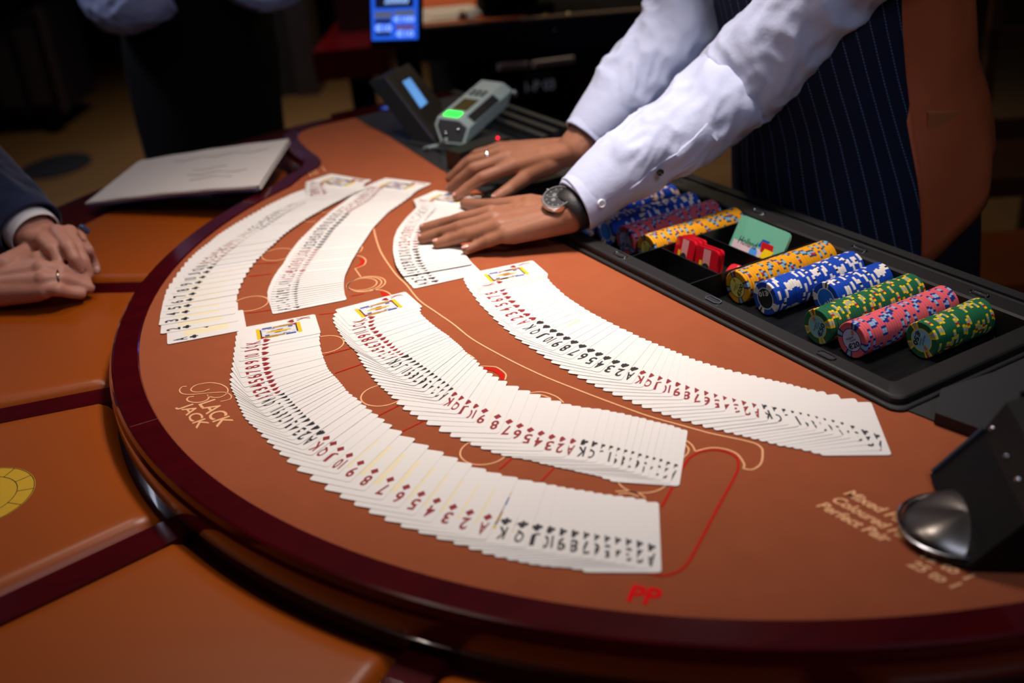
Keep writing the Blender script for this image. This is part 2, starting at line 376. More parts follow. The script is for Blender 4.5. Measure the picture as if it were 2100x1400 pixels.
felt_text('LACK', (406, 829.5), (445, 877), (441, 818), thin=.012, space=.95)
felt_text('JACK', (358.5, 837), (395, 883), (393.5, 825), thin=.012, space=.95)
S10 = lambda L: [(340+x/10, 760+y/10) for x, y in L]
for st, w_ in (([(430, 325), (340, 335), (285, 395), (310, 455), (400, 487), (600, 488), (850, 462), (1150, 445), (1270, 465), (1345, 520), (1310, 590), (1120, 635)], .0013),
               ([(900, 380), (760, 430), (620, 443), (530, 420), (525, 370), (620, 300), (800, 260), (950, 252), (1120, 280), (1250, 350), (1275, 420), (1230, 490), (1120, 545), (1000, 555), (900, 535), (850, 500)], .0014),
               ([(870, 520), (885, 550), (850, 600), (740, 645), (600, 655), (480, 635), (435, 590), (480, 545), (580, 530)], .0017)): line(S10(st), 0, w_)
mk.build('game_name_lettering', M_tan, table)
mk = MB()
for body, a, b in (('Mixed Pair', (1728, 1013), (1860, 1083)), ('Coloured Pair', (1701, 1026), (1863, 1114)), ('Perfect Pair', (1672, 1038), (1812, 1113)), ('25 to 1', (1857, 1159), (1950, 1207)), ('12 to 1', (1885, 1143), (1978, 1190)), ('6 to 1', (1920, 1130), (1998, 1170))):
    A, B = at(*a), at(*b); d = (B-A)[:2]; L = math.hypot(*d); u = d/L; n = np.array([-u[1], u[0]])
    plane_text(mk, body, (*A[:2], ZP), (*(u*L), 0), (*(n*.0105+u*.003), 0), 0, thin=.03)
mk.build('payout_lettering', M_tan, table)
mk = MB(); felt_text('PP', (1284, 1233), (1349, 1243), (1298, 1199), thin=.03)
mk.build('pair_bet_lettering', M_pp, table)
# ================================================================== playing cards
M_card = mat('card_white', (234, 228, 221), .45, spec=.35)
M_cedge = mat('card_edge', (190, 185, 185), .7)
M_cred = mat('card_red', (140, 12, 22), .6)
M_cblk = mat('card_black', (26, 20, 22), .6)
M_cream = mat('card_cream', (238, 224, 184), .6)
M_cyel = mat('card_yellow', (225, 185, 10), .6)
M_cblue = mat('card_blue', (30, 60, 130), .6)
M_cgold = mat('card_gold', (165, 130, 40), .6)
M_clil = mat('card_lilac', (205, 205, 220), .6)
CM = [M_card, M_cedge, M_cred, M_cblk, M_cream, M_cyel, M_cblue, M_cgold, M_clil]
CL, CW, CT = .088, .058, .00032
def ci(cx, cy, r, n=10, a0=0, a1=2*PI): return [(cx+r*math.cos(a0+(a1-a0)*k/n), cy+r*math.sin(a0+(a1-a0)*k/n)) for k in range(n)]
def suit_polys(s):
    if s == 'hearts' or s == 'spades':
        P = []
        for k in range(20):
            t = 2*PI*k/20; x = 16*math.sin(t)**3; y = 13*math.cos(t)-5*math.cos(2*t)-2*math.cos(3*t)-math.cos(4*t); P.append((x/34, (y+2.5)/31))
        P = P[::-1]
        if s == 'spades': return [[(x, -y+.06) for x, y in P][::-1], [(-.14, -.5), (.14, -.5), (.03, -.15), (-.03, -.15)]]
        return [P]
    if s == 'diamonds': return [[(0, -.5), (.4, 0), (0, .5), (-.4, 0)]]
    return [ci(0, .24, .23), ci(-.24, -.08, .23), ci(.24, -.08, .23), [(-.14, -.5), (.14, -.5), (.05, .1), (-.05, .1)]]
NAME = {'A': 'ace', '2': 'two', '3': 'three', '4': 'four', '5': 'five', '6': 'six', '7': 'seven', '8': 'eight', '9': 'nine', '10': 'ten', 'J': 'jack', 'Q': 'queen', 'K': 'king'}
_cm = {}
def card_mesh(rank, suit):
    if (rank, suit) in _cm: return _cm[rank, suit]
    mb = MB(); r = .0032; hx, hy = CL/2, CW/2; P = []
    for cx, cy, a in ((hx-r, hy-r, 0), (-hx+r, hy-r, 90), (-hx+r, -hy+r, 180), (hx-r, -hy+r, 270)):
        P += [(cx+r*math.cos(math.radians(a+k*22.5)), cy+r*math.sin(math.radians(a+k*22.5))) for k in range(5)]
    mb.prism(P, 0, CT, 1, mtop=0)
    z1 = CT+.00004; ink = 2 if suit in ('hearts', 'diamonds') else 3
    court = rank in 'JQK'
    for sg in (1, -1):
        # glyph frame: right = +y (towards the covered side), up = -x ; index in the corner at l from the index end
        def G(u, v, z=z1): # u right from A edge, v = distance from the index end
            return (sg*(-hx+v), sg*(-hy+u), z)
        wd = .0072 if rank != '10' else .0086
        put_text(mb, rank, lambda a, b: G(.0040+a*wd, .0222-b*.0158), ink, thin=.026)
        for P in suit_polys(suit): mb.add([G(.0082+x*.0100, .0292-y*.0098) for x, y in P], [tuple(range(len(P)))], ink)
    # central panel
    ph, pw = .025, .015
    if not court:
        mb.add([(-ph, -pw, z1-.00001), (ph, -pw, z1-.00001), (ph, pw, z1-.00001), (-ph, pw, z1-.00001)], [(0, 1, 2, 3)], 4)
        if rank == 'A':
            for P in suit_polys(suit): mb.add([(-y*.007, x*.007, z1+.00001) for x, y in P], [tuple(range(len(P)))], ink)
    else:
        def q(x0, y0, x1, y1, mi, z=0):
            for sg in (1, -1):
                a = [(sg*x0, sg*y0, z1+z), (sg*x1, sg*y0, z1+z), (sg*x1, sg*y1, z1+z), (sg*x0, sg*y1, z1+z)]; mb.add(a, [(0, 1, 2, 3)], mi)
        q(-ph, -pw, 0, pw, 8, -.00001)
        q(-ph, -pw, -ph+.0042, pw, 5); q(-ph+.0042, -pw*.75, -ph+.0058, pw*.75, 3)
        q(-ph+.008, -pw, -.002, -pw+.0055, 7); q(-ph+.009, -pw+.0055, -ph+.014, -pw+.009, 6, .00001)
        q(-.013, -.0015, .006, .0022, 5, .00001); q(-.009, .0022, .004, .0034, 3, .00001)
        q(-.014, .0045, -.008, .0085, 0, .00001); q(-.006, pw-.005, .012, pw-.001, 7); q(-.018, pw-.004, -.007, pw, 6, .00002)
        q(-.018, -.003, -.0145, .003, 4, .00002); q(-.005, -.0045, .002, -.0025, 2, .00002); q(-.012, .0085, -.004, .0098, 3, .00002)
        for sg in (1, -1):
            for P in suit_polys(suit): mb.add([(sg*(-.0205-y*.0065+.002), sg*(-pw+.0035+x*.0065), z1+.00004) for x, y in P], [tuple(range(len(P)))], ink)
    # orient every printed face upwards
    for i, f in enumerate(mb.f):
        if mb.m[i] != 1 and len(f) > 2:
            a = sum(mb.v[f[k]][0]*mb.v[f[(k+1) % len(f)]][1]-mb.v[f[(k+1) % len(f)]][0]*mb.v[f[k]][1] for k in range(len(f)))
            if a < 0: mb.f[i] = f[::-1]
    me = mb.mesh('playing_card', CM); _cm[rank, suit] = me; return me
DECK = [(r, s) for s in ('hearts', 'spades', 'diamonds', 'clubs') for r in ('K', 'Q', 'J', '10', '9', '8', '7', '6', '5', '4', '3', '2', 'A')]
def add_card(rs, A0, ang, zA, zK, label, group, dz=0):
    """A0: corner of the long near edge at the index end, ang: direction of the long edge, zA/zK heights of near and covered edge"""
    e = np.array([math.cos(ang), math.sin(ang)]); n = np.array([-e[1], e[0]]); c = np.array(A0)+e*CL/2+n*CW/2
    tilt = math.atan2(zK-zA, CW)
    o = bpy.data.objects.new('playing_card', card_mesh(*rs)); COL.objects.link(o)
    o.matrix_world = Matrix.Translation((c[0], c[1], (zA+zK)/2+dz))@Matrix.Rotation(ang, 4, 'Z')@Matrix.Rotation(tilt, 4, 'X')
    tag(o, label, 'playing card', group); return o
PL, PWd = .0285, .0082
def gsm(a, s):
    a = np.array(a, float); n = len(a); out = np.zeros_like(a); x = np.arange(n)
    ext = np.concatenate([2*a[0]-a[1:9][::-1], a, 2*a[-1]-a[-9:-1][::-1]])
    xs = np.arange(-8, n+8)
    for i in range(n):
        w = np.exp(-.5*((xs-i)/s)**2); w /= w.sum(); out[i] = (w[:, None]*ext).sum(0) if ext.ndim > 1 else (w*ext).sum()
    return out
def lay(deck, A0s, angs, where, group, lift=None, amp=.0002):
    N = len(deck)
    for i in range(N):
        # number of cards under the near long edge at this card
        e = np.array([math.cos(angs[i]), math.sin(angs[i])]); n_ = np.array([-e[1], e[0]]); mid = A0s[i]+e*CL*.5
        cnt = 0
        for j in range(i+1, N):
            ej = np.array([math.cos(angs[j]), math.sin(angs[j])]); nj = np.array([-ej[1], ej[0]]); q = mid-A0s[j]
            if 0 < q@nj < CW: cnt += 1
            elif j > i+3: break
        zA = .0007+CT*1.12*cnt; zK = .0007
        if i > 0:
            pass
        r, s = deck[i]
        add_card((r, s), A0s[i], angs[i]+random.uniform(-.004, .004), zA, zK, '%s of %s %s' % (NAME[r], s, where), group, lift(i) if lift else 0)
def spread(deck, pips, inner, where, group, ktop=None, sg=1.0):
    """pips: (card number, pixel of the index pip); inner: (card number, pixel of the near corner at the inner end)"""
    N = len(deck); zz = .0018
    def interp(K):
        P = np.array([at(p[1], p[2], zz)[:2] for p in K]); i = [p[0] for p in K]; return np.stack([np.interp(range(N), i, P[:, 0]), np.interp(range(N), i, P[:, 1])], 1)
    pp, qq = interp(pips), interp(inner); al = math.atan2(PWd, CL-PL)
    angs = np.unwrap([math.atan2(*(q-p)[::-1])+al for p, q in zip(pp, qq)])
    if ktop:
        A, B = at(*ktop[0], zz)[:2], at(*ktop[1], zz)[:2]; e = (B-A)/np.linalg.norm(B-A); n = np.array([-e[1], e[0]]); O = A-n*CW; m_ = ktop[2]
        p0 = O+e*PL+n*PWd; a0 = math.atan2(e[1], e[0])
        if a0 < angs[m_]-PI: a0 += 2*PI
        for k in range(m_): pp[k] = p0+(pp[m_]-p0)*k/m_; angs[k] = a0+(angs[m_]-a0)*k/m_
    angs = gsm(angs, sg); pp = gsm(pp, .6)
    A0 = np.array([pp[i]-np.array([math.cos(a), math.sin(a)])*PL-np.array([-math.sin(a), math.cos(a)])*PWd for i, a in enumerate(angs)])
    lay(deck, A0, angs, where, group)
# --- row 1: nearest the camera, from the middle left to the PP mark
spread(DECK, [(0, 546.7, 699), (1, 545, 705), (2, 543.3, 712.9), (3, 543.8, 725.2), (4, 544.3, 737.6), (5, 545.7, 748), (6, 547.6, 757), (7, 550, 767), (8, 552.9, 775), (9, 556, 784), (10, 560, 793), (11, 564, 800), (12, 569, 806), (13, 574, 812), (21, 616, 856), (22, 625, 864), (23, 634, 871), (24, 644, 879), (25, 654, 889), (26, 668, 900), (27, 683, 910), (28, 697, 921), (29, 715, 934), (30, 738, 950), (31, 767, 967), (32, 800, 985), (33, 833, 1000), (34, 863, 1014), (35, 895, 1028), (36, 929, 1041), (37, 963, 1053), (38, 1000, 1063), (39, 1038, 1072), (40, 1073, 1079), (41, 1102, 1085), (42, 1128, 1090), (43, 1151, 1094), (44, 1176, 1098), (45, 1198, 1101), (46, 1218, 1105), (47, 1240, 1107), (48, 1262, 1110), (49, 1283, 1112), (50, 1307, 1115), (51, 1332, 1122)],
       [(0, 660, 684), (2, 658, 696), (3, 659, 709), (4, 661, 719.5), (5, 663.3, 728), (6, 665.7, 735.7), (7, 669.5, 743.3), (14, 695, 776), (21, 720, 802), (22, 729.5, 811), (23, 738, 817), (24, 745.7, 825.7), (25, 753, 833), (26, 763.8, 843.8), (27, 776, 854), (28, 788.6, 862), (29, 804, 871), (30, 824, 887), (31, 851, 902), (32, 880, 914), (33, 910, 929), (34, 941, 941), (35, 970, 951), (36, 999, 961), (37, 1031, 972), (38, 1064, 983), (39, 1094, 990), (40, 1123, 996), (43, 1180, 1005), (47, 1257, 1014), (51, 1351, 1023.5)],
       'in the fanned card row nearest the camera', 'cards fanned in the row nearest the camera')
# --- row 2
spread(DECK, [(0, 762.4, 652.4), (1, 761, 660.5), (2, 759.5, 668), (3, 763.8, 674.8), (4, 770.5, 682.4), (5, 778, 690), (6, 784.8, 696.2), (7, 791.4, 702.9), (8, 798, 708.6), (9, 804, 714), (10, 810, 719), (11, 816, 723), (12, 822, 727), (13, 829, 735), (25, 918.6, 799), (26, 930, 811), (27, 944, 818), (28, 958.6, 825.7), (29, 974, 834), (30, 991.4, 843), (31, 1022, 857), (32, 1044, 867), (33, 1066, 875), (34, 1087, 884), (35, 1110, 891), (36, 1131, 899), (37, 1152, 904), (38, 1173, 908), (39, 1197, 911), (40, 1216, 914), (41, 1231, 919), (42, 1247, 921), (43, 1261, 926), (44, 1276, 929), (45, 1290, 931), (46, 1306, 936), (47, 1319, 939), (48, 1333, 942), (49, 1347, 944), (50, 1363, 950), (51, 1379, 954)],
       [(0, 868.6, 631), (1, 868, 637), (2, 870, 643), (3, 872, 649), (6, 890, 667), (10, 912, 686), (13, 928, 700), (17, 944, 712), (21, 959, 726), (22, 966.7, 732), (24, 978, 742), (25, 984.8, 747.6), (26, 993, 754), (27, 1001, 759), (28, 1011, 766.7), (29, 1023.8, 773), (30, 1039, 781), (31, 1067.6, 793), (32, 1088.6, 802), (33, 1109.5, 809.5), (34, 1133, 817), (35, 1154, 824), (37, 1194, 833), (39, 1237, 843), (42, 1281, 853), (46, 1342, 866), (51, 1410, 881)],
       'in the middle fanned card row of the near felt', 'cards fanned in the middle row of the near half')
# --- row 3: along the chip tray
D3 = DECK
spread(D3, [(0, 1025, 581), (4, 1025, 589), (5, 1030, 595), (6, 1034.8, 602.6), (7, 1041.4, 610), (8, 1051, 618.8), (9, 1059.5, 627.9), (10, 1070.5, 637.4), (11, 1080.5, 645.5), (12, 1093, 653.6), (13, 1105.7, 662.9), (14, 1118.6, 671.4), (15, 1132.9, 680), (16, 1146, 688), (17, 1160, 695.7), (18, 1175.7, 703.7), (19, 1192.9, 712), (20, 1210, 720.9), (21, 1226.6, 729), (22, 1242.9, 737), (23, 1261, 745), (24, 1280, 752.9), (25, 1298.6, 760), (26, 1317.7, 767), (27, 1334, 772.9), (28, 1351, 778.6), (29, 1368.6, 785), (30, 1388.6, 791), (31, 1407, 798), (32, 1426, 804), (33, 1445.7, 810), (34, 1463.5, 815), (35, 1482.9, 820), (36, 1501, 825), (37, 1522.9, 830.6), (38, 1544, 835.7), (39, 1563.7, 838), (40, 1583.7, 842.9), (41, 1602, 846), (42, 1619, 849.7), (43, 1634.9, 852.9), (44, 1651, 856.6), (45, 1668, 860.6), (46, 1684.9, 864), (47, 1702, 866.5), (48, 1720, 870.6), (49, 1742, 876), (50, 1772, 887), (51, 1794, 894)],
       [(0, 1127, 566), (4, 1128, 570), (5, 1132, 575), (8, 1151, 597), (9, 1160, 604.8), (10, 1169.5, 612), (11, 1179, 621), (12, 1190.5, 626.7), (13, 1200, 633), (14, 1211.4, 641), (15, 1223.8, 647.6), (16, 1234, 653), (17, 1245.7, 659), (18, 1258, 664.8), (19, 1271.4, 672.4), (20, 1284.8, 679), (21, 1298, 685.7), (22, 1310.5, 692), (23, 1323.8, 698), (24, 1337, 703.8), (25, 1350.5, 708.6), (26, 1363.8, 713), (27, 1375, 719), (28, 1386.7, 723.8), (29, 1398, 729), (30, 1412, 734), (31, 1424.8, 740), (32, 1441, 744.8), (33, 1455, 750.5), (34, 1468.6, 755), (35, 1483.8, 759), (36, 1501, 763.8), (37, 1519, 768.6), (38, 1536, 773), (39, 1551, 777), (40, 1567.6, 782), (41, 1583.8, 784.8), (42, 1598, 788.6), (43, 1612, 791), (44, 1625.7, 795), (45, 1641, 798), (46, 1654, 801), (47, 1670.5, 803.8), (48, 1690, 808.5), (49, 1716, 815.5), (50, 1762, 819), (51, 1785.7, 821)],
       'in the fanned card row closest to the chip tray', 'cards fanned in the row beside the chip tray')
# --- far left row along the rail
spread(DECK, [(0, 706, 388), (6, 668, 400), (12, 628, 415), (18, 585, 437), (24, 540, 466), (30, 497, 494), (35, 462, 520), (39, 438, 541), (40, 430, 549), (41, 422, 557.7), (42, 414, 568.6), (43, 406, 579), (44, 399, 591), (45, 392.9, 603), (46, 387.7, 615), (47, 382.9, 626.5), (48, 378.5, 639), (49, 377, 652.9), (50, 378.6, 668.6), (51, 395.7, 688.6)],
       [(6, 730, 393), (12, 692, 410), (18, 650, 431), (24, 606, 456), (30, 568, 484), (34, 548, 507), (37, 535, 520.6), (38, 530, 526.4), (39, 523.7, 532), (40, 517, 539.5), (41, 510.6, 547.7), (42, 504, 560), (43, 498, 570), (44, 494, 581), (45, 490.9, 591), (46, 488.5, 602.8), (47, 487, 616), (48, 487, 629), (49, 487.6, 642), (50, 488.6, 657), (51, 505, 674)],
       'in the far left fanned card row along the rail', 'cards fanned along the rail at the far left', ktop=((678.4, 354.9), (763.8, 369.7), 6))
# --- second far row
spread(DECK, [(0, 795, 392), (4, 772, 402), (8, 745, 417), (12, 716, 434), (13, 710, 440), (18, 680, 470), (25, 652, 508), (26, 648, 514), (32, 627, 545), (38, 612, 572), (39, 610, 576), (42, 606, 590), (45, 604, 603), (48, 604, 615), (50, 605, 622), (51, 607, 627.5)],
       [(5, 850, 401), (8, 823, 419), (12, 799, 443), (16, 772, 463), (22, 747, 491), (27, 731, 515), (32, 712, 541), (36, 704, 560), (40, 701, 575), (45, 701, 593), (48, 703.5, 602), (50, 706, 609), (51, 709.6, 613)],
       'in the fanned card row between rail row and hands', 'cards fanned in the second far row', ktop=((790.4, 363.5), (889.4, 375.3), 6))
# --- row being gathered under the hands
zz = .002
A, B = at(893, 391, zz)[:2], at(992, 404, zz)[:2]; e = (B-A)/np.linalg.norm(B-A); n = np.array([-e[1], e[0]]); O = A-n*CW; a0 = math.atan2(e[1], e[0])
A, B = at(848.6, 590, zz)[:2], at(958.6, 565.7, zz)[:2]; a1 = math.atan2(*(B-A)[::-1])
ck = [0, 5, 11, 17, 20, 23, 27, 31, 34, 37, 38, 39]
cp = [O]+[at(*p, zz)[:2] for p in ((853, 432), (833, 452), (820, 470), (812, 486), (807, 500), (806, 523), (813, 551), (823, 566), (835, 577), (842, 584), (848.6, 590))]
cp = np.array(cp); A0 = np.stack([np.interp(range(40), ck, cp[:, 0]), np.interp(range(40), ck, cp[:, 1])], 1)
an = np.interp(range(40), [0, 39], [a0, a0+((a1-a0+PI) % (2*PI)-PI)])
lay([DECK[0]]+DECK[13:], gsm(A0, .7), an, 'in the short card fan under the dealer\'s hands', 'cards fanned under the dealer\'s hands', lift=lambda i: .0016 if i < 36 else 0)
# ================================================================== chip tray
tray = thing('chip_tray', (.038, -.01, -.03), 'black chip tray with open troughs and steel-rimmed lock slots, set in the dealer side', 'chip tray')
TX0, TX1, TY0, TY1, TZt = -.345, .418, -.134, .112, .012
M_tray = mat('tray_black', (23, 21, 21), .5, spec=.4, bump=(900, .2, .0003))
M_trayin = mat('tray_inner', (9, 11, 12), .35, spec=.5)
def rrect(x0, y0, x1, y1, r, n=6):
    P = []
    for cx, cy, a in ((x1-r, y1-r, 0), (x0+r, y1-r, 90), (x0+r, y0+r, 180), (x1-r, y0+r, 270)):
        P += [(cx+r*math.cos(math.radians(a+k*90/n)), cy+r*math.sin(math.radians(a+k*90/n))) for k in range(n+1)]
    return P
def frame(mb, o, i_, z0, z1, mi=0, bev=.0022):
    n = len(o); rings = []
    def off(P, d):
        c = np.array([(TX0+TX1)/2, (TY0+TY1)/2]); out = []
        for p in P: v = np.array(p)-c; out.append(np.array(p)+np.sign(v)*d)
        return out
    for P, z in ((o, z0), (o, z1-bev), (off(o, -bev*.6), z1-bev*.3), (off(o, -bev*1.6), z1), (off(i_, bev), z1), (i_, z1-bev), (i_, z0)): rings.append([(*p[:2], z) for p in P])
    mb.loft(rings, mi, True, caps=False)
mb = MB(14); o_ = rrect(TX0, TY0, TX1, TY1, .012); i_ = rrect(TX0+.026, TY0+.022, TX1-.026, TY1-.027, .006); frame(mb, o_, i_, -.03, TZt); mb.build('tray_frame', M_tray, tray)
mb = MB(14); o2 = rrect(TX0-.006, TY0-.005, TX1+.006, TY1+.004, .014); frame(mb, o2, rrect(TX0+.004, TY0+.004, TX1-.004, TY1-.004, .01), -.005, .004, bev=.0015); mb.build('tray_flange', M_dark, tray)
# trough floor
XR = [.333-.0434*k for k in range(6)]; XL = [-.0425-.0434*k for k in range(7)]; RC, ZC = .0194, -.005
def zf(x):
    for c in XR+XL:
        d = abs(x-c)
        if d < .0217: return ZC-math.sqrt(max(0, .0212**2-min(d, .0115)**2))
    return -.026
xs = [TX0+.024+i*.0022 for i in range(int((TX1-TX0-.048)/.0022)+1)]
sec = [(x, zf(x)) for x in xs]
mb = MB()
rings = [[(x, y, z+dz) for x, z in sec] for y, dz in ((TY0+.020, .012), (TY0+.045, .0), (TY1-.030, .0), (TY1-.026, .004))]
mb.loft(rings, 0, True, caps=False, closed=False); mb.f = [f[::-1] for f in mb.f]
mb.box((TX0+.02, TY0+.018, -.045), (TX1-.02, TY1-.02, -.0275), 0)
mb.build('trough_floor', M_trayin, tray)
# centre compartments
mb = MB()
for x in (-.0185, .0915): mb.box((x, TY0+.020, -.027), (x+.0022, TY1-.024, .006), 0)
for y, t in ((-.062, 0), (.004, 0)): mb.box((-.018, y, -.027), (.0925, y+.002, .0055), 0)
mb.box((-.018, TY0+.02, -.0265), (.0925, TY1-.025, -.0235), 0)
mb.build('compartment_wall', M_trayin, tray)
# lock slots
for x in (-.189, -.017, .154, .320):
    for y in (-.1225, .099):
        mb = MB(); P = [(x+.0065*sx+.0042*math.cos(t), y+.0042*math.sin(t)) for sx, t0 in ((1, -PI/2), (-1, PI/2)) for t in np.linspace(t0, t0+PI, 9)]
        mb.prism(P, TZt-.001, TZt+.0004, 0)
        s_ = mb.build('lock_slot', M_dark, tray)
        mb = MB(); pts = [(*p, TZt+.0006) for p in P]; mb.tube(pts+[pts[0]], .0009, 6, 0, caps=False); mb.build('slot_rim', M_metal, s_)
# ================================================================== chips
CH = {'yellow': ((222, 150, 8), (44, 58, 82), (120, 160, 185), (190, 20, 30), (235, 225, 110), (40, 50, 60)),
      'blue': ((14, 66, 170), (232, 222, 215), (225, 215, 205), (15, 15, 25), (15, 22, 20), (215, 225, 240)),
      'royal': ((14, 66, 170), (232, 222, 215), (225, 215, 205), (15, 15, 25), (30, 110, 215), (215, 225, 240)),
      'green': ((28, 98, 62), (236, 196, 10), (165, 165, 135), (180, 30, 20), (140, 195, 215), (225, 195, 20)),
      'pink': ((226, 96, 104), (28, 50, 130), (150, 175, 205), (28, 50, 130), (208, 200, 240), (40, 50, 130))}
CMATS = {}
for k, cs in CH.items(): CMATS[k] = [mat('chip_%s_%d' % (k, i), c, .5, spec=.35) for i, c in enumerate(cs)]
CTK = .0036
def chip_mesh(kind):
    NS = 48; mb = MB(); base = {0: 0}
    def seg(i):
        j = i % 12; g = i//12
        if j in (4, 7): return 1
        if j in (5, 6): return 3 if (g == 0 and j == 5) else 2
        return 0
    def rg(r, y): return [(r*math.cos(2*PI*i/NS), y, r*math.sin(2*PI*i/NS)) for i in range(NS)]
    prof = [(.0128, 0, None), (.0187, 0, 's'), (RC, .0005, 's'), (RC, CTK-.0005, 's'), (.0187, CTK, 's'), (.0128, CTK, 's')]
    for a, b in zip(prof[:-1], prof[1:]):
        A, B = rg(a[0], a[1]), rg(b[0], b[1])
        for i in range(NS):
            j = (i+1) % NS; mb.add([A[i], A[j], B[j], B[i]], [(0, 1, 2, 3)], seg(i), False)
    for y, s in ((0, 1), (CTK, -1)):
        o_, m_, c_ = rg(.0128, y), rg(.0118, y), rg(.0118, y)
        for i in range(NS):
            j = (i+1) % NS; f = (0, 3, 2, 1) if s > 0 else (0, 1, 2, 3); mb.add([m_[i], m_[j], o_[j], o_[i]], [f[::-1]], 5)
        mb.add(c_, [tuple(range(NS)) if s > 0 else tuple(range(NS-1, -1, -1))], 4)
    return mb.mesh('casino_chip', CMATS[kind])
CMESH = {k: chip_mesh(k) for k in CH}
M_ink = mat('chip_ink', (20, 30, 30), .6); M_inkw = mat('chip_ink_white', (225, 225, 220), .6); M_inkr = mat('logo_orange', (220, 110, 30), .6)
def chip_row(x, y0, y1, kind, ang, value, colour, place, group, ink=0):
    n = int((y1-y0)/CTK)
    for k in range(n):
        o = bpy.data.objects.new('casino_chip', CMESH[kind]); COL.objects.link(o)
        a = ang if k == 0 else random.uniform(0, 2*PI)
        sag = .0003*random.random(); lean = random.uniform(-.004, .004)
        o.location = (x+random.uniform(-.0003, .0003), y0+k*CTK, ZC+sag); o.rotation_euler = (lean, a, 0)
        if k == 0:
            tag(o, '%s chip reading %s at the front of %s' % (colour, value, place), 'casino chip', group)
            mb = MB()
            def Fp(u, v, y=-.00012): return (u, y, v)
            put_text(mb, value, lambda u, v: Fp(-.0085+u*.017, -.0088+v*.0062), ink, thin=.03)
            if kind != 'royal' and kind != 'blue':
                put_text(mb, 'Holland', lambda u, v: Fp(-.0075+u*.011+v*.0008, .0015+v*.0026), 0); put_text(mb, 'Casino', lambda u, v: Fp(-.003+u*.009+v*.0008, -.0014+v*.0024), 0)
                mb.add([Fp(.003, .005), Fp(.0065, .0045), Fp(.0075, .0085), Fp(.005, .0095)], [(0, 1, 2, 3)], 2)
            for q in range(len(mb.f)):
                pass
            me = mb.mesh('value_print', [M_ink, M_inkw, M_inkr]); c = bpy.data.objects.new('value_print', me); COL.objects.link(c); c.parent = o
        else: tag(o, '%s chip on edge within %s, behind its front chip' % (colour, place), 'casino chip', group)
    return n
def yx(xc, v): return v
cnt = 0
cnt += chip_row(XR[5], -.055, .086, 'yellow', -1.25, '\u20ac500', 'yellow', 'the yellow row right of the compartments', 'yellow chips in the row right of the compartments')
cnt += chip_row(XR[4], -.052, .086, 'blue', -3.6, '\u20ac10', 'blue and white', 'the long blue row', 'blue and white chips in the long row', 1)
cnt += chip_row(XR[3], -.003, .086, 'royal', -.9, '\u20ac10', 'blue and white', 'the short blue row', 'blue and white chips in the short row', 1)
cnt += chip_row(XR[2], -.059, .086, 'green', -1.3, '\u20ac50', 'green and yellow', 'the long green row', 'green chips in the long row')
cnt += chip_row(XR[1], -.055, .088, 'pink', -.65, '\u20ac20', 'pink and navy', 'the row between green rows', 'pink chips in the row between green rows')
cnt += chip_row(XR[0], -.002, .090, 'green', 1.7, '\u20ac50', 'green and yellow', 'the short green row', 'green chips in the short row at the tray end')
cnt += chip_row(XL[0], -.064, .084, 'yellow', -1.2, '\u20ac500', 'yellow', 'the yellow row left of the compartments', 'yellow chips in the row left of the compartments')
cnt += chip_row(XL[1], -.066, .084, 'pink', -.2, '\u20ac20', 'pink and navy', 'the row under the sleeve', 'pink chips in the row under the sleeve')
# the remaining chips, past 300 of the kind, joined
CMATS['orange'] = [CMATS['blue'][0], mat('chip_orange', (232, 170, 110), .5), CMATS['blue'][2], CMATS['blue'][3], CMATS['royal'][4], CMATS['blue'][5]]
mb = MB(); src = CMESH['royal']; mo = MB()
sv = [tuple(v.co) for v in src.vertices]; sf = [(tuple(p.vertices), p.material_index) for p in src.polygons]
for xi, use in ((2, 0), (3, 1), (4, 1)):
    for k in range(41):
        a = random.uniform(0, 2*PI); c, s = math.cos(a), math.sin(a)
        V = [(XL[xi]+x*c+z*s, -.066+k*CTK+y, ZC-x*s+z*c) for x, y, z in sv]
        b = len(mb.v); mb.v += V
        for f, mi in sf: mb.f.append(tuple(b+q for q in f)); mb.m.append(6 if (use and mi == 1) else mi); mb.s.append(False)
o = mb.build('casino_chips', CMATS['royal']+[CMATS['orange'][1]])
tag(o, 'rows of blue chips with cream and orange edge spots, half hidden by the white sleeve', 'casino chips', None, 'stuff')
